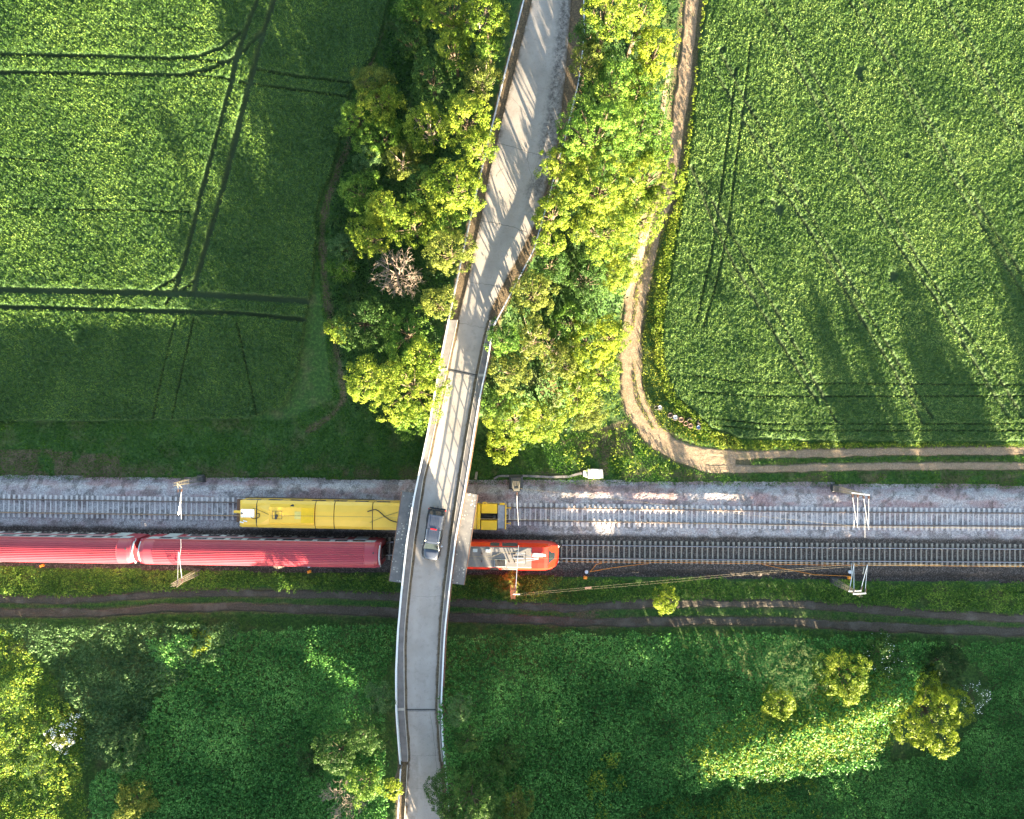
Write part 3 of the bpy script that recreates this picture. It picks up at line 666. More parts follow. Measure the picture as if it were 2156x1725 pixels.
# railings
def along(f, y0, y1, dz, spacing):
    ys = np.linspace(y0, y1, 600); Q = np.array([W(f(y), y, ZR(y) + dz) for y in ys])
    s = np.concatenate([[0], np.cumsum(np.linalg.norm(np.diff(Q, axis=0), axis=1))]); n = max(2, int(s[-1] / spacing) + 1)
    t = np.linspace(0, s[-1], n); return np.stack([np.interp(t, s, Q[:, k]) for k in range(3)], -1)
for side, f in ((-1, XL), (1, XR)):
    b = MB(); hh = 1.0
    # survey lines follow the deck edge; the rail stands plumb over it
    base = along(lambda y: f(y) + (1.0 if side < 0 else -1.0), P0, P1, 0.0, 1.0)
    for z, wd, ht in ((hh, .15, .06), (0.22, .05, .05)):
        for p, q_ in zip(base[:-1], base[1:]): b.bar((p[0], p[1], p[2] + z), (q_[0], q_[1], q_[2] + z), wd, ht)
    fine = along(lambda y: f(y) + (1.0 if side < 0 else -1.0), P0, P1, 0.0, 0.14)
    if side < 0:
        for p in fine: b.bar((p[0], p[1], p[2] + .22), (p[0], p[1], p[2] + hh - .03), .022)
    else:
        for z in (.45, .72):
            for p, q_ in zip(base[:-1], base[1:]): b.bar((p[0], p[1], p[2] + z), (q_[0], q_[1], q_[2] + z), .05, .05)
        for p in fine: b.bar((p[0], p[1], p[2] + .22), (p[0], p[1], p[2] + hh - .03), .018)
    rl = b.build('railing', M['white'], bridge, world=True)
    posts = along(lambda y: f(y) + (1.0 if side < 0 else -1.0), P0, P1, 0.0, 2.0)
    pm = MB(); pm.box(-.04, .04, -.04, .04, 0, hh); pr = None
    for p in posts:
        if pr is None: pr = pm.build('railing_post', M['galv'], rl)
        o = pr if p is posts[0] else pr.copy()
        if pr is not o: COL.objects.link(o); o.parent = rl
        o.location = (p[0] - bridge.location.x, p[1] - bridge.location.y, p[2])
    # edge beam below the railing
    b = MB(); fe = (lambda y: XL(y) - 2.5, lambda y: XL(y) + 3) if side < 0 else (lambda y: XR(y) - 3, lambda y: XR(y) + 2.0)
    solid_strip(b, P0, P1, fe[0], fe[1], 0.10, -0.55); b.build('edge_beam', M['walk'] if side < 0 else M['rust'], bridge, world=True)
# contact-protection slabs over the tracks
for pts in ([(846, 1035.2), (872, 1037.5), (872 - 24, 1228), (819, 1223.9)], [(976, 1037), (1006.3, 1042), (977.5, 1232), (946, 1228.3)]):
    zt = 7.42
    Vt = [W(x, y, zt) for x, y in pts]; Vb = [(p[0], p[1], zt - 0.14) for p in Vt]
    b = MB(); b.add(Vb + Vt, [(0, 1, 2, 3), (7, 6, 5, 4), (0, 4, 5, 1), (1, 5, 6, 2), (2, 6, 7, 3), (3, 7, 4, 0)]); sl = b.build('protection_slab', M['slab'], bridge, world=True)
    b = MB(); ed = [3, 0] if pts[0][0] < 900 else [1, 2]
    p, q_ = Vt[ed[0]], Vt[ed[1]]; b.bar((p[0], p[1], zt + .005), (q_[0], q_[1], zt + .005), .07, .035)
    e = b.build('slab_edging', M['rust'], sl)
    for vv in e.data.vertices: vv.co -= Vector(bridge.location)
# piers and abutments
for yd in (985, 1232):
    b = MB(); p = W(XL(yd) + 20, yd, 0); r_ = W(XR(yd) - 18, yd, 0)
    b.box(min(p[0], r_[0]) - .3, max(p[0], r_[0]) + .3, W(0, yd, 6.6)[1] - .45, W(0, yd, 6.6)[1] + .45, -0.3, 6.68); b.build('pier', M['pier'], bridge, world=True, bevel=.08)
for yd, s in ((772, 1), (1500, -1)):
    b = MB(); l_ = W(XL(yd), yd, 7.3); r_ = W(XR(yd), yd, 7.3)
    b.box(l_[0] - .1, r_[0] + .1, min(l_[1], l_[1] + s * 1.2), max(l_[1], l_[1] + s * 1.2), 0, 6.6); b.build('abutment', M['pier'], bridge, world=True)

# ------------------------------------------------------------------ guard rails off the bridge
def barrier(f, y0, y1, label, h=0.75, off=0.0, face=1):
    a0 = W(f(y0) + off, y0, ZR(y0)); root = empty('crash_barrier', a0); tag(root, label, 'crash barrier', 'crash barriers beside the road')
    base = along(lambda y: f(y) + off, y0, y1, 0, 1.0); b = MB()
    prof = [(-.04, -.16), (.04, -.10), (-.03, -.02), (-.03, .02), (.04, .10), (-.04, .16), (-.055, .16), (-.055, -.16)]
    rings = []
    for i, p in enumerate(base):
        q_ = base[min(i + 1, len(base) - 1)] - base[max(i - 1, 0)]; L = math.hypot(q_[0], q_[1]); nx, ny = q_[1] / L * face, -q_[0] / L * face
        rings.append([(p[0] + nx * u, p[1] + ny * u, p[2] + h - .16 + v_) for u, v_ in prof])
    b.loft(rings)
    for p, q_ in zip(base[:-1], base[1:]): b.bar((p[0], p[1], p[2] + h + .02), (q_[0], q_[1], q_[2] + h + .02), .13, .04)
    b.build('beam', M['galv'], root, world=True)
    pm = MB(); pm.box(-.04, .04, -.03, .03, -.3, h); pr = None
    for p in along(lambda y: f(y) + off, y0, y1, 0, 2.0):
        if pr is None: pr = pm.build('post', M['galv'], root); o = pr
        else: o = pr.copy(); COL.objects.link(o); o.parent = root
        o.location = Vector((p[0], p[1], p[2])) - Vector(a0)
barrier(XL, -60, 670, 'long steel crash barrier under the trees left of the road, north of the bridge', off=.5)
barrier(XR, -60, 686, 'long steel crash barrier bending round the wide asphalt, north of the bridge on the right', off=-.5, face=-1)
barrier(XL, 1612, 1800, 'short crash barrier beside the road at the bottom, left of the asphalt', off=1)
barrier(XR, 1608, 1800, 'crash barrier running into the dark tree at the bottom, right of the asphalt', off=-1, face=-1)
b = MB(); solid_strip(b, 1612, 1800, lambda y: LL(y) - 2.5, lambda y: LL(y) - .8, .10, -.2); o = b.build('roadside_kerb', M['kerb']); tag(o, kind='structure')


# ------------------------------------------------------------------ red double deck coaches
RT = 0.59
def on_track(fn, x): return math.atan2(float(fn(x + 2) - fn(x - 2)), 4)
def coach(xa, xb, label):
    L = xb - xa; cx = (xa + xb) / 2; root = empty('railway_coach', (cx, float(LY(cx)), RT), on_track(LY, cx)); tag(root, label, 'railway coach', 'red double deck coaches of the train')
    hl = L / 2
    b = MB(); side = [(-1.30, .35), (-1.39, .8), (-1.40, 3.95), (1.40, 3.95), (1.39, .8), (1.30, .35)]
    b.loft([[(x, y * k, z) for y, z in side] for x, k in ((-hl + .12, .93), (-hl + .7, 1), (hl - .7, 1), (hl - .12, .93))]); body = b.build('body', M['coachred'], root)
    for s in (-1, 1):
        b = MB(); b.box(-hl + .75, hl - .75, s * 1.402 - .004, s * 1.402 + .004, 2.55, 3.93); b.build('upper_band', M['pale'], root)
        b = MB(); b.box(-hl + 4.2, hl - 4.2, s * 1.402 - .004, s * 1.402 + .004, .95, 1.9); b.build('lower_band', M['pale'], root)
    # windows
    def wins(xs, z0, z1, wd):
        first = None
        for x in xs:
            for s in (-1, 1):
                if first is None:
                    b = MB(); b.box(-wd / 2, wd / 2, -.006, .006, z0, z1); first = b.build('window', M['glass'], root); o = first
                else: o = first.copy(); COL.objects.link(o); o.parent = root
                o.location = (x, s * 1.408, 0)
    wins(np.linspace(-hl + 2.6, hl - 2.6, 12), 2.85, 3.68, 1.35)
    wins(np.linspace(-hl + 5.2, hl - 5.2, 9), 1.05, 1.75, 1.35)
    for x in (-hl + 2.6, hl - 2.6):
        for s in (-1, 1):
            b = MB(); b.box(x - .75, x + .75, s * 1.404 - .012, s * 1.404 + .012, .45, 2.4); b.build('door', M['pale'], root)
    # roof with pressed ribs that stop short of the smooth ends
    ys = np.arange(-1.395, 1.396, 0.0487)
    def ring(x, k, dz, rib):
        r = []
        for i, y in enumerate(ys):
            z = 4.63 - 0.70 * (abs(y) / 1.395) ** 2.7 - dz * (0.5 + .5 * abs(y) / 1.395)
            if rib and abs(y) < 1.27: z += 0.06 * ((i // 2) % 2)
            r.append((x, y * k, z))
        return r
    b = MB(); st_ = [(-hl + .15, .95, .42, 0), (-hl + .35, .975, .16, 0), (-hl + .7, 1, .03, 0), (-hl + 1.75, 1, 0, 0), (-hl + 1.78, 1, 0, 1), (hl - 1.78, 1, 0, 1), (hl - 1.75, 1, 0, 0), (hl - .7, 1, .03, 0), (hl - .35, .975, .16, 0), (hl - .15, .95, .42, 0)]
    b.loft([ring(*a) for a in st_], close=False, caps=False); b.build('roof', M['coachred'], root)
    for s in (-1, 1):
        b = MB(); r1 = [(s * (hl - .16), y * .95, z) for _, y, z in ring(0, 1, .44, 0)[::4]]
        b.tube(r1, .10, 6); b.build('end_frame', M['pale'], root)
        b = MB(); b.box(s * (hl - .10) - .14, s * (hl - .10) + .14, -.62, .62, .9, 3.2); b.build('gangway_bellows', M['black'], root)
        b = MB(); b.box(s * (hl - 3.6) - 1.5, s * (hl - 3.6) + 1.5, -1.05, 1.05, .02, .5)
        bg_ = b.build('bogie', M['dkgrey'], root)
        for dx in (-1.25, 1.25):
            for yy_ in (-.75, .75):
                b = MB(); b.tube([(s * (hl - 3.6) + dx, yy_ - .06, .46), (s * (hl - 3.6) + dx, yy_ + .06, .46)], .45, 18); b.build('wheel', M['rust'], bg_)
    b = MB(); b.cyl((hl - .75, .35), .09, 4.55, 4.68, 10); b.build('roof_vent', M['dkgrey'], root)
    return root
c1 = W(285.5, 1160, 5.0)[0]; c2 = W(801, 1160, 5.0)[0]
coach(c1 + .15, c2, 'red double deck coach with a ribbed roof, right behind the locomotive and wholly in view')
coach(c1 - .35 - 26.8, c1 - .25, 'red double deck coach cut off by the left edge of the picture')

# ------------------------------------------------------------------ red locomotive
lx = W(1178, 1150, 1.6)[0]; LL_ = 18.9; lcx = lx - LL_ / 2 + .15
loco = empty('electric_locomotive', (lcx, float(LY(lcx)), RT), on_track(LY, lcx)); tag(loco, 'bright red electric locomotive with grey roof and folded pantograph coming out from under the bridge', 'locomotive')
hl = LL_ / 2 - .3
def lring(x, hw, zt, zs, hr):
    return [(x, -hw * .93, .95), (x, -hw, 1.25), (x, -hw, zs), (x, -hr, zt), (x, -hr * .5, zt + .04), (x, hr * .5, zt + .04), (x, hr, zt), (x, hw, zs), (x, hw, 1.25), (x, hw * .93, .95)]
endp = [(0, .85, 1.75, 1.5, .75), (.12, 1.08, 1.95, 1.7, .97), (.4, 1.26, 2.3, 2.1, 1.12), (.8, 1.38, 2.95, 2.7, 1.18), (1.25, 1.44, 3.5, 3.05, 1.18), (1.7, 1.48, 3.76, 3.15, 1.14), (2.4, 1.5, 3.84, 3.2, 1.16)]
rings = [lring(-hl + s, *a) for s, *a in endp] + [lring(hl - s, *a) for s, *a in endp[::-1]]
b = MB(); b.loft(rings); b.build('body', M['locored'], loco, smooth=False)
b = MB(); b.loft([[(x, -1.13, 3.86), (x, 1.13, 3.86), (x, 1.05, 3.93), (x, -1.05, 3.93)] for x in (-hl + 3.1, hl - 3.1)]); rf = b.build('roof', M['roofgrey'], loco)
for s in (-1, 1):
    # cab front glass: a curved pane lying on the slope
    b = MB(); V = []
    for y in np.linspace(-1.02, 1.02, 9):
        k = .16 * (y / 1.02) ** 2
        V += [(s * (hl - .42 - k), y * .92, 2.42), (s * (hl - .82 - k), y * .94, 3.08), (s * (hl - 1.20 - k * .6), y * .94, 3.56)]
    b.add(V, [(3 * i + j, 3 * i + 3 + j, 3 * i + 4 + j, 3 * i + 1 + j) for i in range(8) for j in (0, 1)]); b.build('windscreen', M['glass'], loco)
    for y in (-.85, .85):
        b = MB(); b.cyl((s * (hl - .06), y), .14, 1.45, 1.62, 12); b.build('headlight', M['offwhite'], loco)
        b = MB(); b.tube([(s * (hl - .1), y * 1.02, .75), (s * (hl + .35), y * 1.02, .75)], .09, 10); b.tube([(s * (hl + .35), y * 1.02, .75), (s * (hl + .42), y * 1.02, .75)], .24, 14); b.build('buffer', M['dkgrey'], loco)
    b = MB(); b.loft([[(s * (hl + .1), -1.2, .35), (s * (hl + .1), 1.2, .35), (s * (hl + .02), 1.2, .98), (s * (hl + .02), -1.2, .98)], [(s * (hl - 1.6), -1.35, .35), (s * (hl - 1.6), 1.35, .35), (s * (hl - 1.6), 1.35, 1.0), (s * (hl - 1.6), -1.35, 1.0)]]); b.build('front_apron', M['dkgrey'], loco)
    b = MB(); b.box(s * 5.0 - 2.1, s * 5.0 + 2.1, -1.1, 1.1, .08, .9); bgi = b.build('bogie', M['dkgrey'], loco)
    for dx in (-1.3, 1.3):
        for y in (-.75, .75):
            b = MB(); b.tube([(s * 5 + dx, y - .07, .62), (s * 5 + dx, y + .07, .62)], .62, 20); b.build('wheel', M['rust'], bgi)
# roof gear
b = MB(); b.box(2.05, 3.2, -.95, -.25, 3.93, 4.08); b.build('roof_grille', M['black'], rf)
b = MB(); b.box(2.0, 3.25, -1.0, -.2, 3.93, 4.04); b.build('grille_frame', M['pale'], rf)
for i, x in enumerate((-3.4, -1.9, -.4, 1.0)):
    b = MB(); b.box(x, x + .5, .55, .9, 3.93, 4.12); b.build('roof_box', M['offwhite'] if i % 2 else M['pale'], rf, bevel=.03)
for x in (-4.5, .6, 3.6, 4.2):
    for y in (-.45, .4):
        b = MB(); b.tube([(x, y, 3.93), (x, y, 4.25)], [.08, .05], 8); b.build('insulator', M['insul'], rf)
b = MB(); b.tube([(-5, .1, 4.26), (1.6, .1, 4.26), (2.9, .65, 4.26), (4.6, .65, 4.26)], .022, 6); b.tube([(-5, -.2, 4.26), (4.5, -.2, 4.26)], .018, 6); b.build('roof_conductor', M['copper'], rf)
for px_, fl in ((4.9, 1), (-5.2, -1)):
    pg = MB()
    pg.box(px_ - .5, px_ + .5, -.55, -.5, 4.02, 4.06); pg.box(px_ - .5, px_ + .5, .5, .55, 4.02, 4.06)
    for y in (-.5, .5): pg.bar((px_ - fl * .6, y, 4.1), (px_ + fl * 1.9, y * .15, 4.22), .05)
    pg.bar((px_ - fl * .9, 0, 4.15), (px_ + fl * 1.9, 0, 4.3), .08)
    pan = pg.build('pantograph', M['galv'], rf)
    b = MB(); b.tube([(px_ + fl * 0.4, -.75, 4.22), (px_ + fl * .5, -.6, 4.32), (px_ + fl * .5, .6, 4.32), (px_ + fl * 0.4, .75, 4.22)], .035, 6); b.build('contact_strip', M['dkgrey'], pan)
b = MB(); b.loft([[(x, y0, 3.9), (x, y1, 3.9), (x, y1 - .05, z), (x, y0 + .05, z)] for x, y0, y1, z in ((hl - 3.0, .18, .52, 4.02), (hl - 2.8, .14, .56, 4.06), (hl - 1.9, .14, .54, 4.06), (hl - 1.55, .2, .42, 3.98))]); b.build('pale_roof_box', M['offwhite'], loco, bevel=.03)  # off-white rounded box lying on the cab roof
for s in (-1, 1):
    for x in (2.2, 4.2):
        b = MB(); b.loft([[(x_, s * 1.478, 3.24), (x_, s * 1.19, 3.74), (x_, s * 1.215, 3.755), (x_, s * 1.503, 3.255)] for x_ in (x - 1.4 if x > 3 else x - .7, x + .3)]); b.build('side_vent', M['dkgrey'], loco)

# ------------------------------------------------------------------ yellow track machine
yx0 = S(945.5, 2055, 4.3)[0]; yx1 = S(2024, 2060, 2.2)[0]; ycx = (yx0 + yx1) / 2
ym = empty('track_maintenance_machine', (ycx, float(UY(ycx)), RT), on_track(UY, ycx)); tag(ym, 'long yellow track maintenance machine on the upper track, half hidden by the bridge', 'track machine')
def sx(v, z=4.3): return S(v, 2055, z + RT)[0] - ycx
def ysec(x0, x1, name, mat, prof0, prof1=None, par=None):
    prof1 = prof1 or prof0; b = MB(); b.loft([[(x0, y, z) for y, z in prof0], [(x1, y, z) for y, z in prof1]]); return b.build(name, mat, par or ym)
def ymulti(name, mat, st_):
    b = MB(); b.loft([[(x, y, z) for y, z in p] for x, p in st_]); return b.build(name, mat, ym)
def pf(w_, zs, w1, z1, w2, z2, zb=1.15): return [(-w_, zb), (-w_, zs), (-w1, z1), (-w2, z2), (w2, z2), (w1, z1), (w_, zs), (w_, zb)]
full = pf(1.5, 3.35, 1.16, 3.68, .45, 3.86)
flat = pf(1.5, 3.45, 1.20, 3.66, .7, 3.68)
box = pf(1.5, 3.35, 1.16, 3.55, .86, 3.98)
ymulti('cab', M['yellow'], [(sx(946), pf(1.45, 3.2, 1.4, 3.22, 1.3, 3.24)), (sx(958), pf(1.5, 3.3, 1.14, 3.6, .95, 3.64)), (sx(1016), pf(1.5, 3.3, 1.14, 3.6, .95, 3.64))])
ymulti('engine_housing', M['yellow'], [(sx(1019.5), pf(1.5, 3.35, 1.2, 3.62, .85, 3.64)), (sx(1072), pf(1.5, 3.35, 1.16, 3.56, .42, 4.0)), (sx(1073), box), (sx(1253), box)])
ymulti('middle_hood', M['yellow'], [(sx(1256.5), full), (sx(1330), full)])
ymulti('rear_hood', M['yellow'], [(sx(1333.5), full), (sx(1432), full), (sx(1484), flat)])
ymulti('long_roof', M['yellow'], [(sx(1487.5), flat), (sx(1745), flat)])
ymulti('low_body', M['yellow'], [(sx(1750), pf(1.4, 2.6, 1.3, 2.7, .9, 2.72)), (sx(1907, 2.5), pf(1.4, 2.5, 1.3, 2.55, .9, 2.56))])
for nm, a, c_ in (('roof_panel', 1201, 1252),):
    b = MB(); b.loft([[(x, -.84, 3.984), (x, .84, 3.984), (x, .84, 3.992), (x, -.84, 3.992)] for x in (sx(a), sx(c_))]); b.build(nm, M['yellowb'], ym)
b = MB(); b.box(sx(1175), sx(1200), -.42, .42, 3.98, 4.0); b.build('roof_hatch', simple('pale_yellow_hatch', (0.76, 0.60, 0.16), .4), ym, bevel=.01)
b = MB()
for s in (-1, 1): b.box(sx(1086), sx(1124), s * .42 - .02, s * .42 + .02, 3.98, 4.0)
for x in (1086, 1099, 1124): b.box(sx(x) - .02, sx(x) + .02, -.44, .44, 3.98, 4.003)
b.build('hatch_outline', M['rust'], ym)
b = MB(); b.tube([(sx(1103), -.1, 3.98), (sx(1103), -.1, 4.2)], .17, 14); b.tube([(sx(1103), -.1, 4.2), (sx(1103), -.42, 4.3)], .13, 10); b.build('exhaust', M['dkgrey'], ym)
b = MB(); b.cyl((sx(1163), .95), .2, 3.5, 3.85, 16); b.build('air_intake', M['dkgrey'], ym)
b = MB(); b.box(sx(958), sx(1011), -.33, .56, 3.62, 3.98); ac = b.build('air_conditioner', M['offwhite'], ym, bevel=.05)
b = MB(); b.cyl((sx(964), .08), .14, 3.98, 3.995, 16); b.build('fan', M['dkgrey'], ac)
b = MB(); b.bar((sx(946) - .75, .15, 3.0), (sx(946) + .3, .15, 3.2), .28, .2); b.build('front_light_bar', M['yellow'], ym)
for i, (x, y) in enumerate(((952, -.85), (966, -.72))):
    b = MB(); b.bar((sx(x), y, 3.72), (sx(x) + .42, y - .1, 3.74), .11, .1); b.build('horn', M['offwhite'], ym)
for x in (1018, 1254.8, 1331.8, 1486):
    b = MB(); b.loft([[(sx(x) + d, y, z) for y, z in [(-1.47, 1.2), (-1.47, 3.3), (-1.15, 3.6), (-.8, 3.66), (.8, 3.66), (1.15, 3.6), (1.47, 3.3), (1.47, 1.2)]] for d in (-.06, .06)]); b.build('section_joint', M['black'], ym)
b = MB(); b.tube([(sx(1005), .62, 3.75), (sx(1012), .7, 4.0), (sx(1040), .35, 3.85), (sx(1071), .05, 4.05)], .025, 6); b.tube([(sx(1002), -.35, 4.0), (sx(1010), -.5, 3.75), (sx(1022), -.42, 3.78), (sx(1031), -.25, 3.8), (sx(1031), .1, 3.8), (sx(1023), .12, 3.8)], .045, 6); b.build('cable', M['black'], ym)
def hosepts(P, z=3.78): return [S_loc(p, z) for p in P]
def S_loc(p, z):
    w_ = S(1230 + p[0] / 3.0625, 1980 + p[1] / 3.0625, z + RT); return (w_[0] - ycx, w_[1] - float(UY(ycx)), z)
b = MB(); b.tube(hosepts([(733, 208), (780, 190), (830, 178), (870, 196), (945, 262), (1010, 305), (1060, 322), (1100, 330), (1180, 350)]), .055, 8); b.build('black_hose', M['black'], ym)
b = MB(); b.tube(hosepts([(765, 340), (850, 300), (945, 262), (1100, 208), (1200, 170)], 3.72), .018, 5); b.build('guy_rod', M['dkgrey'], ym)
b = MB(); b.tube([(sx(1080), -.02, 4.08), (sx(1485), .0, 4.05)], .012, 4); b.build('roof_rope', M['dkgrey'], ym)
z2 = 2.5
for s in (-1, 1):
    b = MB(); b.box(sx(1925, z2), sx(1988.5, z2), s * .93 - .52, s * .93 + .52, 1.3, z2); b.build('equipment_box', M['yellowb'], ym, bevel=.03)
b = MB(); b.box(sx(1908.5, z2), sx(1921.5, z2), -1.4, 1.4, 1.3, z2 + .02); b.build('cross_locker', M['yellowb'], ym, bevel=.03)
b = MB(); b.box(sx(1925, 2), sx(1989, 2), -.4, .4, 1.1, 1.5); b.tube([(sx(1935, 2), .05, 1.75), (sx(1985, 2), -.1, 1.75)], .13, 10); b.cyl((sx(1978, 2), -.05), .2, 1.5, 2.0, 12); b.tube([(sx(1928, 2), .2, 1.9), (sx(1985, 2), .25, 1.7)], .05, 6); b.build('gap_machinery', M['dkgrey'], ym)
b = MB(); b.box(sx(1991, 2.3), sx(2019, 2.3), -1.33, 1.33, 1.3, 2.2); b.build('end_platform', M['deck'], ym, bevel=.03)
b = MB(); b.box(sx(2020.5, 2), sx(2025.5, 2), -1.38, 1.38, 1.0, 2.3); b.build('end_beam', M['yellow'], ym, bevel=.02)
b = MB(); b.tube([(sx(1932, z2), 1.35, z2 - .1), (sx(1932, z2), 1.6, z2 - .05), (sx(1940, z2), 1.65, z2), (sx(1945, z2), 1.6, z2), (sx(1945, z2), 1.35, z2 - .1)], .06, 8); b.build('lifting_loop', M['yellow'], ym)
b = MB(); b.box(sx(1998, z2), sx(2018, z2), 1.34, 1.55, 1.9, 2.35); b.build('side_locker', M['yellowb'], ym, bevel=.03)
for y in (-.9, .85):
    b = MB(); b.tube([(sx(2025, 1.2), y, 1.05), (sx(2041, 1.2), y, 1.05)], .06, 8); b.tube([(sx(2041, 1.2), y, 1.05), (sx(2044, 1.2), y, 1.05)], .16, 12); b.build('buffer', M['yellow'], ym)
b = MB(); b.tube([(sx(2025, 1.2), 0, 1.0), (sx(2033, 1.2), 0, .95)], .07, 8); b.build('coupling', M['black'], ym)
b = MB(); b.box(sx(950, 1) , sx(2020, 1), -1.3, 1.3, .75, 1.16); b.build('underframe', M['rust'], ym)
b = MB(); b.box(sx(960, 1), sx(1500, 1), 1.50, 1.58, 1.2, 1.32); b.box(sx(960, 1), sx(1500, 1), -1.58, -1.50, 1.2, 1.32); b.build('footboard', M['dkgrey'], ym)
for c_ in (-12, -6, 6, 12):
    b = MB(); b.box(c_ - 1.4, c_ + 1.4, -1.0, 1.0, .15, .75); bg_ = b.build('bogie', M['dkgrey'], ym)
    for dx in (-.9, .9):
        for y in (-.75, .75):
            b = MB(); b.tube([(c_ + dx, y - .06, .42), (c_ + dx, y + .06, .42)], .42, 18); b.build('wheel', M['rust'], bg_)
for i, x in enumerate(np.arange(-14, 1, 2.4)):
    for s in (-1, 1):
        b = MB(); b.box(x, x + 1.5, s * 1.503 - .006, s * 1.503 + .006, 2.2, 3.0); b.build('window', M['glass'], ym)

# ------------------------------------------------------------------ pickup truck
px, py, _ = S(1735.5, 2139, 8.2)
pk = empty('pickup_truck', (px, py, float(ZR(1125.5)) + .005), math.radians(-8.2)); tag(pk, 'dark blue grey pickup truck with hard canopy driving down the bridge', 'pickup truck')
def lo(name, mat, rings, par=pk, **kw):
    b = MB(); b.loft(rings); return b.build(name, mat, par, **kw)
def br(y, hw, z1, z0=.38, c=.06): return [(-hw * .96, y, z0), (-hw, y, z0 + .15), (-hw, y, z1 - .14), (-hw + c, y, z1 - .03), (-hw * .5, y, z1), (hw * .5, y, z1), (hw - c, y, z1 - .03), (hw, y, z1 - .14), (hw, y, z0 + .15), (hw * .96, y, z0)]
lo('body', M['carlow'], [br(-2.66, .55, .78), br(-2.55, .78, .88), br(-2.35, .90, .95), br(-1.9, .94, 1.0), br(-1.5, .93, 1.02), br(-.5, .92, 1.04), br(1.0, .93, 1.05), br(2.3, .94, 1.06), br(2.6, .92, 1.04), br(2.68, .88, .95)], smooth=False)
def hr_(y, hw, z): return [(-hw, y, z - .16), (-hw * .93, y, z - .05), (-hw * .6, y, z), (0, y, z + .02), (hw * .6, y, z), (hw * .93, y, z - .05), (hw, y, z - .16)]
lo('bonnet', M['carpaint'], [hr_(-2.62, .50, .90), hr_(-2.52, .66, .98), hr_(-2.3, .77, 1.05), hr_(-1.9, .80, 1.10), hr_(-1.48, .80, 1.15)], smooth=True)
def rr(y, hw, z, zb): return [(-hw - .13, y, zb), (-hw - .03, y, z - .10), (-hw, y, z - .03), (-hw * .6, y, z), (hw * .6, y, z), (hw, y, z - .03), (hw + .03, y, z - .10), (hw + .13, y, zb)]
lo('cabin', M['carpaint'], [rr(-.80, .66, 1.74, 1.02), rr(-.6, .67, 1.79, 1.02), rr(0, .68, 1.81, 1.02), rr(.68, .68, 1.80, 1.02)])
lo('canopy', M['carpaint'], [rr(.72, .70, 1.79, 1.02), rr(1.4, .70, 1.80, 1.02), rr(2.12, .69, 1.78, 1.02), rr(2.2, .68, 1.74, 1.02)])
lo('windscreen', M['glass'], [[(-.76, -1.52, 1.10), (.76, -1.52, 1.10), (.76, -1.52, 1.08), (-.76, -1.52, 1.08)], [(-.63, -.80, 1.75), (.63, -.80, 1.75), (.63, -.80, 1.70), (-.63, -.80, 1.70)]])
for s in (-1, 1):
    lo('windscreen_pillar', M['carpaint'], [[(s * .76, -1.55, 1.10), (s * .84, -1.55, 1.06), (s * .84, -1.55, 1.0), (s * .76, -1.55, 1.0)], [(s * .63, -.78, 1.77), (s * .69, -.78, 1.72), (s * .69, -.78, 1.66), (s * .63, -.78, 1.66)]])
lo('rear_window', M['glass'], [[(-.64, 2.2, 1.72), (.64, 2.2, 1.72), (.64, 2.2, 1.4), (-.64, 2.2, 1.4)], [(-.78, 2.58, 1.08), (.78, 2.58, 1.08), (.78, 2.55, 1.04), (-.78, 2.55, 1.04)]])
for s in (-1, 1):
    for y0, y1 in ((-.62, .02), (.08, .62), (.85, 2.0)):
        b = MB(); b.add([(s * .815, y0, 1.08), (s * .815, y1, 1.08), (s * .725, y1, 1.66), (s * .725, y0 + (.1 if y0 < -.5 else 0), 1.66)], [(0, 1, 2, 3)]); b.build('side_window', M['glass'], pk)
    b = MB(); b.box(min(s * .93, s * 1.12), max(s * .93, s * 1.12), -1.08, -.92, 1.08, 1.26); b.build('wing_mirror', M['chrome'] if s > 0 else M['carpaint'], pk, bevel=.03)
    b = MB(); b.tube([(s * .69, -.6, 1.80), (s * .69, -.5, 1.85), (s * .70, .55, 1.86), (s * .70, .65, 1.81)], .022, 8); b.build('roof_rail', M['chrome'], pk)
    b = MB(); b.loft([[(s * .62, -2.62, .74), (s * .70, -2.60, .74), (s * .68, -2.56, .92), (s * .60, -2.60, .92)], [(s * .86, -2.42, .74), (s * .925, -2.25, .74), (s * .90, -2.2, .97), (s * .82, -2.32, .97)]]); b.build('headlight', M['chrome'], pk)
    b = MB(); b.box(min(s * .84, s * .93), max(s * .84, s * .93), 2.60, 2.70, .75, 1.0); b.build('tail_lamp', M['red'], pk)
    for y in (-1.75, 1.62):
        b = MB(); b.tube([(s * .70, y, .38), (s * .96, y, .38)], .38, 22); t_ = b.build('wheel', M['tyre'], pk)
        b = MB(); b.tube([(s * .955, y, .38), (s * .972, y, .38)], .23, 16); b.build('rim', M['chrome'], t_)
        b = MB(); ang = np.linspace(0, math.pi, 9); b.tube([(s * .95, y - .44 * math.cos(a), .40 + .42 * math.sin(a)) for a in ang], .045, 6); b.build('wheel_arch', M['carlow'], pk)
b = MB()
for i in range(6):
    x = -.42 + i * .168; b.bar((x, -.25, 1.815), (x, .45, 1.815), .035, .016)
b.build('roof_ribs', M['carpaint'], pk)
b = MB()
for i in range(6):
    x = -.42 + i * .168; b.bar((x, .95, 1.805), (x, 1.9, 1.80), .035, .016)
b.build('canopy_ribs', M['carpaint'], pk)
b = MB(); b.bar((-.32, .74, 1.83), (.32, .74, 1.83), .10, .05); b.build('brake_lamp', M['red'], pk)
b = MB(); b.box(-.86, .86, 2.64, 2.82, .48, .68); b.build('rear_bumper', M['carlow'], pk, bevel=.03)
b = MB(); b.box(-.85, .85, 2.60, 2.67, .70, 1.07); b.build('tailgate', M['carlow'], pk, bevel=.02)
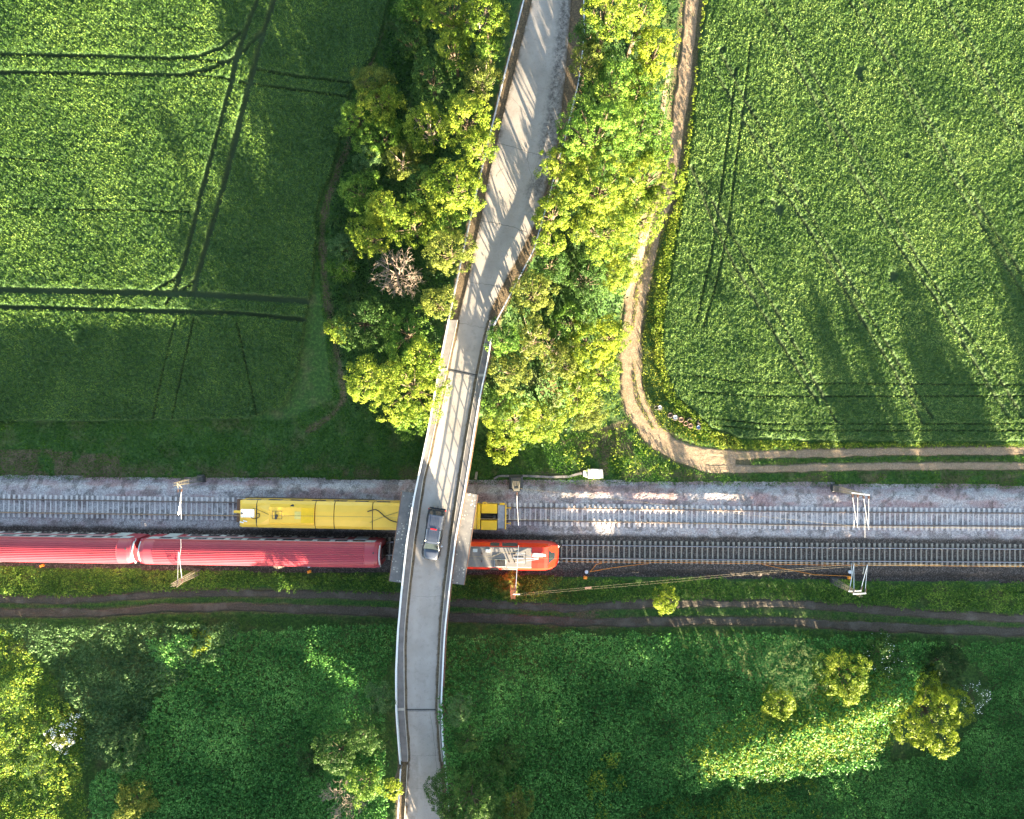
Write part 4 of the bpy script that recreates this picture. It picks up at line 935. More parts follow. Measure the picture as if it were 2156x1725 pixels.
b = MB(); b.tube([(0, 2.8, .5), (0, 2.95, .5), (0, 2.97, .6)], .03, 8); b.build('tow_bar', M['dkgrey'], pk)
b = MB(); b.loft([[(-.5, -2.70, .55), (.5, -2.70, .55), (.5, -2.64, .74), (-.5, -2.64, .74)], [(-.5, -2.64, .55), (.5, -2.64, .55), (.5, -2.60, .74), (-.5, -2.60, .74)]]); b.build('grille', M['dkgrey'], pk)

# ------------------------------------------------------------------ catenary masts and wires
def lattice(root, hgt, w0, w1, mat, rung=.42):
    b = MB(); c_ = [(-1, -1), (1, -1), (1, 1), (-1, 1)]
    for a, d in c_: b.bar((a * w0, d * w0, 0), (a * w1, d * w1, hgt), .042)
    z = .3; k = 0
    while z < hgt:
        t = z / hgt; w_ = w0 + (w1 - w0) * t
        for i in range(4):
            p, q_ = c_[i], c_[(i + 1) % 4]; b.bar((p[0] * w_, p[1] * w_, z), (q_[0] * w_, q_[1] * w_, z), .024)
        z += rung; k += 1
    return b.build('lattice_pole', mat, root)
def mast(sxy, top, label, mat, fn, toward, parts, w0=.30, w1=.13, hgt=7.0, base=.42):
    x, y, _ = S(*sxy, 0.3); root = empty('catenary_mast', (x, y, 0)); tag(root, label, 'catenary mast', 'catenary masts beside the tracks')
    lattice(root, hgt, w0, w1, mat)
    b = MB(); b.loft([[(-base, -base, -.3), (base, -base, -.3), (base, base, -.3), (-base, base, -.3)], [(-base, -base, .25), (base, -base, .25), (base, base, .25), (-base, base, .25)], [(-base * .75, -base * .75, .42), (base * .75, -base * .75, .42), (base * .75, base * .75, .42), (-base * .75, base * .75, .42)]]); b.build('foundation', M['dkgrey'], root)  # dark grey block, shade at the mast foot put into its colour
    return root
def cant(root, P, r=.04, name='cantilever', mat=None, ins=True):
    """P: points in survey source px with height"""
    loc = Vector(root.location); Q = [Vector(S(a, c_, z)) - loc for a, c_, z in P]; r = r * .62; b = MB(); b.tube(Q, r, 7); o = b.build(name, mat or M['cant'], root)
    if ins:
        d = (Q[1] - Q[0]).normalized(); b = MB()
        for k in range(5): b.tube([Q[0] + d * (.12 + k * .07), Q[0] + d * (.155 + k * .07)], .10, 10)
        b.build('insulator', M['insul'], o)
    return o
def shead(root, pts, name='cross_arm', w_=.09, mat=None):
    loc = Vector(root.location); b = MB()
    for p, q_ in zip(pts[:-1], pts[1:]): b.bar(Vector(S(*p)) - loc, Vector(S(*q_)) - loc, w_)
    return b.build(name, mat or M['mast'], root)
m1 = mast((803, 1915), None, 'slim lattice catenary mast above the pale ballast on the left, top lit yellow', M['mast'], UY, -1, None)
cant(m1, [(727, 1952, 6.6), (723, 1990, 6.5), (719, 2058, 6.3)]); cant(m1, [(712, 1953, 5.3), (712, 1966, 5.3)], .06, ins=True); cant(m1, [(721, 2005, 6.1), (713, 2056, 5.6), (714, 2062, 5.5)], .028, 'steady_arm', ins=False)
cant(m1, [(722, 2012, 6.0), (726, 2078, 5.55)], .028, 'steady_arm', ins=False); shead(m1, [(709, 1934, 6.9), (728, 1951, 6.6)], w_=.06); shead(m1, [(709, 1936, 5.6), (713, 1953, 5.3)], w_=.06)
cant(m1, [(722, 1990, 6.35), (722, 2016, 6.2)], .085, 'strut_sleeve', ins=False)
m2 = mast((2064, 1930), None, 'sturdy lattice catenary mast on a black footing just right of the bridge, above the tracks', M['mast'], UY, -1, None, w0=.52, w1=.26, hgt=7.2, base=.8)
cant(m2, [(2067, 1965, 6.4), (2068, 2000, 6.3), (2074, 2103, 5.7)], .035); cant(m2, [(2068, 1985, 6.35), (2069, 2035, 6.1)], .06, 'strut_sleeve', ins=False); shead(m2, [(2055, 1962, 7.2), (2080, 1962, 7.2)]); shead(m2, [(2067, 1962, 6.4), (2067, 1968, 6.4)])
m3 = mast((3342, 1954), None, 'dark catenary mast above the tracks on the right carrying a double white cantilever', M['mast'], UY, -1, None)
shead(m3, [(3406, 1972, 6.9), (3478, 1981, 6.9)], w_=.12, mat=M['cant'])
for dx in (0, 44): 
    cant(m3, [(3409 + dx, 1974 + dx * .12, 6.8), (3412 + dx, 2000, 6.7), (3430 + dx, 2112 + dx * .2, 6.0)], .05)
    cant(m3, [(3431 + dx * 1.0, 1974 + dx * .12, 6.8), (3431 + dx, 2010, 6.6), (3430 + dx, 2112 + dx * .2, 6.1)], .038)
cant(m3, [(3418, 2060, 6.2), (3416, 2110, 5.6)], .028, 'steady_arm', ins=False); cant(m3, [(3460, 2070, 6.2), (3460, 2152, 5.6)], .03, 'steady_arm', ins=False)
m4 = mast((793, 2288), None, 'ladder like catenary mast in the shrubs below the train on the left', M['mast'], LY, 1, None)
cant(m4, [(711, 2340, 6.3), (711, 2310, 6.2), (713, 2205, 5.9)], .04); cant(m4, [(730, 2331, 5.5), (727, 2310, 5.6), (715, 2210, 5.95)], .055); cant(m4, [(718, 2232, 5.8), (724, 2190, 5.6), (723, 2158, 5.5)], .045, 'steady_arm', ins=False)
shead(m4, [(707, 2350, 6.9), (711, 2340, 6.3)], w_=.06); shead(m4, [(707, 2350, 6.9), (731, 2331, 5.5)], w_=.05)
m5 = mast((2052, 2332), None, 'reddish lattice catenary mast below the locomotive with one long white arm', M['mastred'], LY, 1, None, w0=.38, w1=.20, hgt=7.0)
cant(m5, [(2062, 2368, 6.6), (2064, 2340, 6.5), (2071, 2232, 6.0), (2074, 2184, 5.6)], .05); shead(m5, [(2052, 2378, 7.0), (2080, 2378, 7.0)], mat=M['cant']); shead(m5, [(2056, 2372, 6.9), (2062, 2366, 6.6)])
cant(m5, [(2069, 2240, 5.9), (2075, 2182, 5.4)], .03, 'steady_arm', ins=False)
m6 = mast((3337, 2326), None, 'catenary mast on the right below the tracks, holding two white frames like a table', M['mast'], LY, 1, None)
shead(m6, [(3394, 2366, 6.6), (3445, 2364, 6.6)], w_=.12, mat=M['cant']); shead(m6, [(3412, 2377, 6.9), (3464, 2374, 6.9)], w_=.12, mat=M['cant']); shead(m6, [(3412, 2366, 6.7), (3448, 2386, 6.95)], w_=.1)
cant(m6, [(3398, 2363, 6.6), (3402, 2340, 6.5), (3416, 2258, 6.0)], .06); cant(m6, [(3416, 2373, 6.9), (3416, 2340, 6.7), (3416, 2258, 6.05)], .04)
cant(m6, [(3444, 2363, 6.6), (3450, 2335, 6.5), (3470, 2260, 6.0)], .06); cant(m6, [(3461, 2372, 6.9), (3463, 2340, 6.7), (3470, 2262, 6.05)], .04)
cant(m6, [(3407, 2300, 6.2), (3405, 2252, 5.6)], .03, 'steady_arm', ins=False); cant(m6, [(3452, 2296, 6.2), (3457, 2268, 5.6)], .03, 'steady_arm', ins=False)
def wire(pts, label, r=.008, name='overhead_wire', mat=None, group='overhead wires', cat='overhead wire', parts=None):
    root_p = S(*pts[0]); b = MB(); P = []
    for p, q_ in zip(pts[:-1], pts[1:]):
        for t in np.linspace(0, 1, 7)[:-1]: P.append(S(p[0] + (q_[0] - p[0]) * t, p[1] + (q_[1] - p[1]) * t, p[2] + (q_[2] - p[2]) * t - .10 * math.sin(math.pi * t)))
    P.append(S(*pts[-1])); b.tube(P, r, 5); o = b.build(name, mat or M['copper'])
    return tag(o, label, cat, group)
wire([(-400, 2044, 6.1), (714, 2061, 6.1), (1300, 2067, 5.9), (2074, 2078, 6.0), (2900, 2097, 5.9), (3470, 2110, 6.0), (4500, 2118, 6.0)], 'thin overhead wire running the whole width along the upper track')
wire([(2078, 1955, 6.8), (2350, 1983, 6.7), (2900, 2050, 6.4), (3430, 2107, 6.1), (4500, 2117, 6.0)], 'thin tension wire slanting from the black footed mast across the pale ballast to the right')
wire([(-400, 2215, 6.1), (714, 2212, 6.0), (1500, 2221, 5.7), (2072, 2232, 6.0), (2700, 2244, 5.8), (3405, 2255, 6.0), (4500, 2264, 6.0)], 'thin overhead wire above the red train and the lower track')
w1_ = wire([(2070, 2376, 6.9), (2700, 2318, 6.5), (3000, 2290, 6.3), (3416, 2258, 6.05), (4500, 2266, 6.0)], 'upper of two pale wires slanting from the reddish mast over the green bank')
w2_ = wire([(2068, 2383, 6.8), (2700, 2328, 6.4), (3000, 2297, 6.2), (3470, 2262, 6.05), (4500, 2272, 6.0)], 'lower of two pale wires slanting from the reddish mast over the green bank')
for wi, (a, c_) in ((w1_, (2352, 2349)), (w2_, (2352, 2353))):
    b = MB(); p = Vector(S(a - 12, c_ + 1, 6.75)); q_ = Vector(S(a + 14, c_ - 1, 6.75)); b.tube([p, q_], .05, 8); b.build('wire_insulator', M['insul'], wi)
# track side boxes and cables
def signal_box(s_xy, label, rz, red=False):
    x, y, _ = S(*s_xy, .6); root = empty('cable_box', (x, y, float(ground_z(np.array(x), np.array(y)))), rz); tag(root, label, 'cable box', 'orange cable boxes beside the lower track')
    b = MB(); b.loft([[(-.2, -.15, .5), (.2, -.15, .5), (.2, .15, .5), (-.2, .15, .5)], [(-.21, -.16, .8), (.21, -.16, .8), (.21, .16, .8), (-.21, .16, .8)], [(-.15, -.11, .9), (.15, -.11, .9), (.15, .11, .9), (-.15, .11, .9)]]); b.build('housing', M['orange'], root, bevel=.03)
    b = MB(); b.tube([(0, 0, -.2), (0, 0, .52)], .06, 8); b.build('post', M['galv'], root)
    b = MB(); b.cyl((.1, .62), .20, .2, .55, 12); b.build('junction_cap', M['galv'], root); return root
signal_box((170, 2263), 'orange cable box at the far left, next to the coach cut off by the edge', .35)
signal_box((1238, 2287), 'orange cable box below the coach that is wholly in view', .3)
signal_box((2341, 2311), 'orange cable box in the shrubs below the nose of the locomotive', -.1)
signal_box((3397, 2311), 'orange cable box beside the twin frame mast on the right', -.05)
def ground_cable(pts, label, r=.022):
    P = [S(a, c_, .45 if i not in (0, len(pts) - 1) else .4) for i, (a, c_) in enumerate(pts)]; b = MB(); b.tube(P, r, 6); o = b.build('ground_cable', M['orange']); tag(o, label, 'cable', 'orange cables on the ballast')
ground_cable([(2245, 2245), (2330, 2248), (2700, 2251), (3000, 2255), (3300, 2261), (3700, 2263), (4200, 2268)], 'long orange cable lying close along the lower rail')
ground_cable([(2358, 2290), (2375, 2272), (2385, 2258), (2420, 2251)], 'short orange cable looping from the box below the locomotive nose to the rail')
ground_cable([(2360, 2288), (2450, 2272), (2530, 2262), (2600, 2254)], 'orange cable slanting gently from the box below the locomotive nose to the rail')
ground_cable([(3050, 2259), (3130, 2275), (3260, 2300), (3390, 2305)], 'orange cable curving to the box beside the twin frame mast')
# pale concrete cover and duct
b = MB(); P = [(2351, 1876), (2411, 1878), (2414, 1914), (2352, 1915)]; Vt = [S(a, c_, .45) for a, c_ in P]; b.add([(p[0], p[1], -.1) for p in Vt] + Vt, [(0, 1, 2, 3), (7, 6, 5, 4), (0, 4, 5, 1), (1, 5, 6, 2), (2, 6, 7, 3), (3, 7, 4, 0)])
cv = empty('cable_chamber', S(2383, 1896, 0)); tag(cv, 'pale concrete cable chamber cover in the sunny grass above the tracks', 'chamber cover')
b.build('lid', M['paleconc'], cv, world=True, bevel=.03)
b = MB(); P = [(2334, 1884), (2350, 1880), (2350, 1912), (2333, 1906)]; Vt = [S(a, c_, .3) for a, c_ in P]; b.add([(p[0], p[1], -.1) for p in Vt] + Vt, [(0, 1, 2, 3), (7, 6, 5, 4), (0, 4, 5, 1), (1, 5, 6, 2), (2, 6, 7, 3), (3, 7, 4, 0)]); b.build('side_lid', M['paleconc'], cv, world=True)
b = MB(); D = [(1975, 1916), (1996, 1905), (2100, 1904), (2200, 1909), (2275, 1907), (2315, 1896), (2334, 1893)]
for p, q_ in zip(D[:-1], D[1:]): b.bar(S(*p, .1), S(*q_, .1), .26, .12)
o = b.build('cable_duct', M['walk']); tag(o, 'thin grey cable duct in the grass leading to the pale chamber cover', 'cable duct')
b = MB(); b.bar(S(1903, 1918, .1), S(1907, 1888, .1), .28, .08); o = b.build('board', M['wood']); tag(o, 'small weathered board lying in the grass right of the bridge', 'board')

# ------------------------------------------------------------------ old tyres
def tyre(X_, Y_, r_, label, tm, rimm=None, tilt=(0, 0), hollow=True):
    x, y, _ = S(2600 + X_ / 8.983, 1600 + Y_ / 8.983, .5); R_ = r_ / 8.983 / 34.8 * 1.10
    root = empty('old_tyre', (x, y, .42)); root.rotation_euler = (tilt[0], tilt[1], 0); tag(root, label, 'tyre', 'old tyres dumped at the field edge')
    b = MB(); prof = [(.60, 0), (.62, .18), (.78, .24), (.95, .20), (1.0, .1), (1.0, -.02), (.95, -.12), (.78, -.16), (.62, -.1)]
    n_ = 28; rings = [[(R_ * a * math.cos(2 * math.pi * k / n_), R_ * a * math.sin(2 * math.pi * k / n_), z) for a, z in prof] for k in range(n_ + 1)]
    b.loft(rings, caps=False); b.build('tread', tm, root)
    if rimm:
        b = MB(); pr = [(.0, .06), (.14, .06), (.16, .10), (.45, .12), (.60, .17), (.64, .20), (.64, .12)]
        rings = [[(R_ * a * math.cos(2 * math.pi * k / n_), R_ * a * math.sin(2 * math.pi * k / n_), z) for a, z in pr] for k in range(n_ + 1)]
        b.loft(rings, close=False, caps=False); rm = b.build('rim', rimm, root)
        b = MB(); b.cyl((0, 0), R_ * .13, .07, .115, 10); b.build('hub_hole', M['black'], rm)
tyre(240, 272, 78, 'black tyre half under the white rimmed wheel, farthest left of the dump', M['tyre'], tilt=(.2, -.3))
tyre(350, 275, 92, 'white rimmed wheel lying alone beside the dirt track bend', M['tyre'], M['rimwhite'], (.05, .1))
tyre(725, 550, 92, 'dark tyre touching the larger white rimmed wheel on its left', M['tyre'], M['tyrebrown'])
tyre(908, 632, 104, 'larger white rimmed wheel in the tyre row', M['tyre'], M['rimwhite'])
tyre(1115, 705, 92, 'brown dusty tyre just right of the larger white wheel', M['tyrebrown'], M['rimbrown'])
tyre(1285, 845, 84, 'small brown tyre at the lower edge, between two others of the row', M['tyrebrown'], None)
tyre(1405, 730, 100, 'black tyre leaning with a pale lower rim, in the middle of the pile', M['tyre'], None, (.5, .25))
tyre(1455, 925, 86, 'dusty tyre with yellow green grass in its centre', M['tyrebrown'], M['rimbrown'])
tyre(1768, 790, 98, 'open black tyre standing slanted at the right end', M['tyre'], None, (-.1, .55))
tyre(1740, 985, 86, 'tyre with a bluish white rim ring, lowest of the pile', M['tyre'], M['rimblue'])

# ------------------------------------------------------------------ foliage
def leaf_quads(C, Nn, size, aspect=0.6, flop=0.9):
    n = len(C); Nn = Nn + rng.normal(0, flop, (n, 3)) * 0.55; Nn /= np.linalg.norm(Nn, axis=1, keepdims=True) + 1e-9
    R_ = rng.normal(0, 1, (n, 3)); u = np.cross(Nn, R_); u /= np.linalg.norm(u, axis=1, keepdims=True) + 1e-9; v = np.cross(Nn, u)
    s_ = (size * rng.uniform(0.65, 1.35, n))[:, None]
    b = -u * s_ * 0.9; t = u * s_ * 1.1; w_ = v * s_ * aspect
    Q = np.stack([C + b, C + w_ - u * s_ * .1, C + t, C - w_ - u * s_ * .1], 1)
    return Q.reshape(-1, 3)
def clump_leaves(CC, CR, per, lsize, CN=None, squash=0.8, low=-0.3, flop=0.9):
    n = len(CC); idx = np.repeat(np.arange(n), per)
    d = rng.normal(0, 1, (len(idx), 3)); d /= np.linalg.norm(d, axis=1, keepdims=True)
    if CN is not None: d += 0.7 * CN[idx]; d /= np.linalg.norm(d, axis=1, keepdims=True)
    d[:, 2] = np.where(d[:, 2] < low, -d[:, 2], d[:, 2])
    r = CR[idx] * rng.uniform(0.55, 1.1, len(idx))
    C = CC[idx] + d * r[:, None] * np.array([1, 1, squash])
    return leaf_quads(C, d + np.array([0, 0, .25]), lsize, flop=flop)
def fol(name, Q, mat, parent=None, world=False):
    return qmesh(name, Q, np.arange(len(Q)).reshape(-1, 4), mat, parent=parent, world=world)
ALLT = []
def gz_at(x, y): return float(ground_z(np.array([x]), np.array([y]))[0])
def tree(dx, dy, r, top, kind, label, dens=1.0, lsize=None, name='tree', cat='tree', group='trees on the road embankment', lobes=None, twig=0, squash=.85, low=-.25):
    """dx,dy: crown centre in the survey, r: crown radius in survey px, top: height over its own ground in metres"""
    zc = 6.0
    for _ in range(4):
        x, y, _z = W(dx, dy, zc); R_ = r * (H - zc) / F; gz = gz_at(x, y); zc = max(gz + .5, gz + top - R_ * squash * .8)
    root = empty(name, (x, y, gz - .1)); tag(root, label, cat, group)
    if name == 'tree': ALLT.append(root)
    nl = lobes or max(6, int(5 + R_ * 1.6)); cz = zc - gz + .1
    Lc = [np.array([0, 0, cz + .12 * R_])]; Lr = [R_ * .58]
    a0 = rng.uniform(0, 6.28)
    for k in range(nl):
        a = a0 + 2 * math.pi * k / nl + rng.uniform(-.3, .3); rr_ = R_ * rng.uniform(.22, .38); dd = R_ * rng.uniform(.46, .70)
        Lc.append(np.array([dd * math.cos(a), dd * math.sin(a), cz + R_ * squash * rng.uniform(-.45, .30)])); Lr.append(rr_)
    for k in range(max(3, nl // 2)):
        a = rng.uniform(0, 6.28); dd = R_ * rng.uniform(.2, .5); Lc.append(np.array([dd * math.cos(a), dd * math.sin(a), cz + R_ * squash * rng.uniform(.3, .62)])); Lr.append(R_ * rng.uniform(.20, .34))
    Lc = np.array(Lc); Lr = np.array(Lr)
    CC = []; CN = []
    for i in range(len(Lc)):
        m_ = int(4 * math.pi * Lr[i] ** 2 * .8 / .30 * dens) + 4
        d = rng.normal(0, 1, (m_, 3)); d /= np.linalg.norm(d, axis=1, keepdims=True); d = d[d[:, 2] > low]
        P = Lc[i] + d * Lr[i] * rng.uniform(.82, 1.06, (len(d), 1)) * np.array([1, 1, squash])
        D_ = np.linalg.norm((P[:, None] - Lc[None]) / Lr[None, :, None], axis=2); D_[:, i] = 9
        ok = D_.min(1) > .72; CC.append(P[ok]); CN.append(d[ok])
    CC = np.vstack(CC); CN = np.vstack(CN)
    ok = CC[:, 2] > .3; CC, CN = CC[ok], CN[ok]
    # uneven outline: drop whole patches
    kp = fbm(CC[:, 0] + x, CC[:, 1] + y + CC[:, 2] * .7, .8, 2, 7) > .27; CC, CN = CC[kp], CN[kp]
    ls = lsize or .072
    Q = clump_leaves(CC, rng.uniform(.24, .48, len(CC)), int(42), ls, CN)
    fol('crown', Q, LEAF[kind], root)
    b = MB(); th = max(.08, .045 * top * .6)
    b.tube([(0, 0, -.4), (.05, .03, cz * .45), (0, 0, cz)], [th, th * .75, th * .4], 8)
    for i in range(1, len(Lc)):
        c_ = Lc[i]; st_ = (0, 0, cz * rng.uniform(.35, .8)); md = ((c_[0]) * .45, c_[1] * .45, (st_[2] + c_[2]) / 2 - .1)
        b.tube([st_, md, tuple(c_)], [th * .45, th * .3, th * .12], 5)
        for _k in range(twig):
            e = c_ + rng.normal(0, 1, 3) * Lr[i] * .7; e[2] = abs(e[2] - c_[2]) + c_[2] + Lr[i] * .2; b.tube([md, tuple((c_ + e) / 2), tuple(e)], [.04, .03, .015], 4)
    b.build('trunk', M['bark'] if not twig else M['deadwood'], root)
    return root
def bare_tree(dx, dy, r, top, label, n=9, mat=None, cat='dead tree', thick=.12, name='dead_tree'):
    zc = 6
    for _ in range(4):
        x, y, _z = W(dx, dy, zc); R_ = r * (H - zc) / F; gz = gz_at(x, y); zc = gz + top * .7
    root = empty(name, (x, y, gz)); tag(root, label, cat, 'bare trees and shrubs')
    b = MB(); b2 = MB()
    b.tube([(0, 0, -.3), (.1, 0, top * .3), (0, .1, top * .5)], [thick, thick * .8, thick * .6], 8)
    def grow(p, d, L, rad, depth, tgt):
        q_ = p + d * L; m_ = (p + q_) / 2 + Vector(rng.normal(0, .07, 3)) * L; tgt.tube([p, m_, q_], [rad, rad * .8, rad * .6], 5)
        if depth == 0: return
        for _ in range(3 if depth > 1 else 4):
            nd = (d + Vector(rng.normal(0, .55, 3))).normalized(); nd.z = max(nd.z, -.1); grow(q_ if rng.random() < .7 else m_, nd, L * rng.uniform(.5, .8), max(rad * .58, .014), depth - 1, b2)
    for k in range(n):
        a = 2 * math.pi * k / n + rng.uniform(-.3, .3); el = rng.uniform(.35, 1.0)
        grow(Vector((0, 0, top * rng.uniform(.3, .5))), Vector((math.cos(a) * math.cos(el), math.sin(a) * math.cos(el), math.sin(el))), R_ * .55, thick * .45, 3, b)
    b.add(b2.v, b2.f); b.build('branches', mat or M['deadwood'], root); return root

# region 2 of the survey: x = 631.6 + .3662 X, y = .3662 Y ; region 4 adds 473.7 to y
A = lambda X_, Y_: (631.6 + X_ * .3662, Y_ * .3662)
B_ = lambda X_, Y_: (631.6 + X_ * .3662, 473.7 + Y_ * .3662)
TR = [
 # left belt, from the top down
 (*A(860, 60), 66, 8.5, 'lime', 'yellow green tree at the very top, left group, beside a dark green one'),
 (*A(1075, 110), 58, 8, 'lime', 'bright yellow tree at the top whose crown leans on the left crash barrier'),
 (*A(655, 60), 44, 7, 'mid', 'dull green tree at the top edge bordering the shaded left field'),
 (*A(640, 240), 42, 6.5, 'dark', 'dark green tree below the top left group, next to the shaded field'),
 (*A(885, 300), 46, 7.5, 'lime', 'lime green tree with a dark gap on its right, under the top group'),
 (*A(1090, 290), 36, 6, 'mid', 'green tree squeezed between the dark gap and the upper left crash barrier'),
 (*A(1050, 455), 46, 6.5, 'olive', 'olive tree with dry twigs in its crown beside the upper left crash barrier'),
 (*A(760, 460), 60, 7, 'dark', 'broad dark blue green tree in the middle of the upper left belt'),
 (*A(420, 480), 46, 7.5, 'olive', 'pale olive tree sticking out furthest towards the shaded tractor lines'),
 (*A(470, 610), 52, 8.5, 'lime', 'pale yellow green tree top glowing above the dull outer edge of the left belt'),
 (*A(320, 690), 42, 6, 'mid', 'rounded green tree bulging into the shaded grass strip on the left'),
 (*A(480, 790), 60, 6.8, 'mid', 'mid green tree just below the pale glowing one in the left belt'),
 (*A(735, 735), 54, 7.5, 'lime', 'thin crowned tree showing its pale branches, left of a brighter one'),
 (*A(960, 690), 66, 8, 'lime', 'bright tree with open crown overhanging the left crash barrier and the asphalt edge'),
 (*A(1030, 850), 40, 6.5, 'lime', 'small lime tree against the left crash barrier, under the overhanging one'),
 (*A(590, 930), 46, 5.5, 'olive', 'dull olive tree in the centre of the left belt with bare twigs'),
 (*A(420, 900), 40, 5.5, 'blue', 'bluish green tree at the outer edge of the left belt, above the small path'),
 (*A(890, 1090), 74, 8, 'lime', 'large round lime tree overhanging the left crash barrier opposite the big right tree'),
 (*A(700, 1060), 40, 6, 'dark', 'dark tree left of the large round lime tree'),
 (*A(350, 1110), 52, 6.5, 'mid', 'green tree at the outer edge beside the bare soil path'),
 (*A(470, 1200), 44, 7, 'lime', 'lime tree in the outer left belt above the yellowish pair'),
 (*A(400, 1350), 54, 7.5, 'lime', 'yellowish tree straight above the dead tree, nearest the field'),
 (*A(640, 1290), 62, 8, 'lime', 'yellowish green tree right above the dead tree'),
 (*A(270, 1440), 40, 5.5, 'blue', 'blue green tree at the outer edge, left of the dead tree'),
 (*A(860, 1450), 58, 7, 'olive', 'olive yellow tree between the dead tree and the crash barrier'),
 (*A(860, 1270), 36, 6, 'mid', 'small green tree above the olive one by the crash barrier'),
 (*B_(250, 230), 40, 5, 'mid', 'greyish green tree left of the lower tangle of dead branches'),
 (*B_(800, 460), 42, 6, 'olive', 'dusky olive tree just north west of the bridge railing end'),
 (*B_(360, 560), 66, 6.5, 'dark', 'wide dark green tree under the dead tree'),
 (*B_(225, 590), 34, 5.5, 'lime', 'small lime tuft at the outer edge beside the wide dark tree'),
 (*B_(610, 620), 58, 7, 'mid', 'green tree above the big yellow tree at the bridge'),
 (*B_(720, 770), 50, 7.5, 'lime', 'lime tree next to the left bridge railing, above the big yellow one'),
 (*B_(640, 940), 84, 9, 'lime', 'big yellow green tree touching the left bridge railing, lowest in the left belt'),
 (*B_(400, 900), 58, 7.5, 'lime', 'yellow green tree at the lower left corner of the left belt'),
 (*B_(640, 1120), 44, 7, 'mid', 'small green tree at the very foot of the left belt near the tracks'),
 # right belt
 (*A(1770, 70), 68, 11, 'lime', 'bright tree at the top, just right of the dark asphalt edge'),
 (*A(1960, 90), 62, 10.5, 'lime', 'bright yellow tree at the top beside the dirt track'),
 (*A(1660, 190), 38, 8, 'dark', 'small dark tree in the shade next to the right crash barrier, near the top'),
 (*A(2040, 300), 58, 10, 'gold', 'golden yellow tree whose branch reaches over the dirt track'),
 (*A(1650, 350), 42, 8.5, 'olive', 'greyish olive tree hanging over the right crash barrier at the dark asphalt edge'),
 (*A(1790, 490), 70, 9.5, 'mid', 'dull green tree above the large right hand crown'),
 (*A(1960, 480), 50, 7.5, 'lime', 'lime tree beside the bare strip of the dirt track'),
 (*A(1700, 790), 88, 12, 'mid', 'largest mid green crown of the right belt, reaching over the asphalt'),
 (*A(1960, 760), 72, 10.5, 'mid', 'green tree right of the largest crown, beside the dirt track'),
 (*A(1490, 950), 50, 7.5, 'lime', 'green crown reaching furthest over the asphalt from the right'),
 (*A(1740, 1060), 90, 12, 'lime', 'huge bright crown in the middle of the right belt'),
 (*A(2010, 1020), 68, 10, 'lime', 'bright crown hiding the dirt track beside the field strip'),
 (*A(1460, 1230), 50, 7, 'lime', 'bright crown over the narrowing asphalt, left side of the right belt'),
 (*A(1750, 1330), 78, 10, 'lime', 'bright crown just above the gap with a fallen grey twig'),
 (*A(1960, 1240), 62, 10, 'lime', 'bright crown above the open lower stretch of dirt track'),
 (*A(1430, 1390), 36, 6.5, 'lime', 'small bright crown tip over the asphalt at the bend of the barrier'),
 (*A(1860, 1500), 46, 7.5, 'lime', 'lime tree lining the dirt track below the bright crowns'),
 (*B_(1440, 230), 42, 5, 'dark', 'dark tree in the shady gap right of the bending barrier'),
 (*B_(1340, 400), 56, 6.5, 'olive', 'olive tree right of the bending crash barrier, below the shady gap'),
 (*B_(1640, 330), 70, 6, 'dark', 'broad dark green tree with a fallen grey twig in the right belt'),
 (*B_(1820, 290), 44, 7, 'lime', 'lime tree at the belt edge beside the dirt track, next to the broad dark tree'),
 (*B_(1170, 650), 42, 6.5, 'mid', 'fresh green tree touching the top of the right bridge railing'),
 (*B_(1340, 660), 50, 7, 'olive', 'pale olive tree with pinkish twigs right of the bridge'),
 (*B_(1560, 560), 52, 6, 'mid', 'green tree in the middle of the right belt, above the yellow brush'),
 (*B_(1660, 680), 62, 7.5, 'gold', 'golden tree in the lower right belt'),
 (*B_(1790, 640), 44, 6.5, 'lime', 'lime tree at the narrowest part of the dirt track'),
 (*B_(1200, 850), 48, 6.5, 'olive', 'yellow olive tree against the right bridge railing'),
 (*B_(1500, 790), 46, 6, 'olive', 'olive tree above the reddish brown dead twigs'),
 (*B_(1730, 850), 50, 6.5, 'lime', 'lime tree above the sunny brush near the track bend'),
 (*B_(1590, 960), 50, 6.5, 'lime', 'lime tree right of the brown dead twigs'),
 (*B_(1140, 1030), 40, 6, 'mid', 'green tree close under the right bridge railing'),
 (*B_(1230, 1130), 64, 8, 'lime', 'bright yellow green tree at the lower end of the right belt beside the railing'),
 (*B_(1420, 1130), 52, 7, 'lime', 'pale lime tree at the foot of the right belt'),
 (*B_(1650, 1080), 46, 5, 'olive', 'low olive tree at the foot of the right belt near the track bend'),
 (*B_(1170, 1290), 36, 6.5, 'gold', 'small golden tree pointing down towards the tracks'),
]
for a in TR: tree(*a, twig=1 if 'branches' in a[-1] or 'twigs' in a[-1] else 0)
bare_tree(*A(555, 1560), 56, 6.5, 'large pale dead tree with bare branches in the left belt', n=11, thick=.16)
bare_tree(*B_(590, 300), 42, 5, 'thin grey tangle of dead branches just below the large dead tree', n=9, thick=.06)
bare_tree(*B_(1430, 940), 24, 4.5, 'reddish brown dead twigs in the right belt', n=9, mat=simple('brown_twigs', (.20, .09, .05), .9), thick=.05)
bare_tree(*B_(1440, 700), 34, 6.6, 'pinkish bare twigs between the olive trees right of the bridge', n=7, thick=.05, mat=simple('pink_twigs', (.36, .26, .18), .9))
bare_tree(*A(1020, 60), 34, 8.6, 'pale bare branches poking out of the bright tree at the top', n=6, thick=.07)
bare_tree(*A(1560, 1590), 30, 5.4, 'fallen grey twig lying in the shady gap of the right belt', n=4, thick=.05)
bare_tree(720, 1690, 48, 5.5, 'grey bare shrub at the bottom edge left of the bridge', n=13, thick=.05, cat='bare shrub', name='bare_shrub')

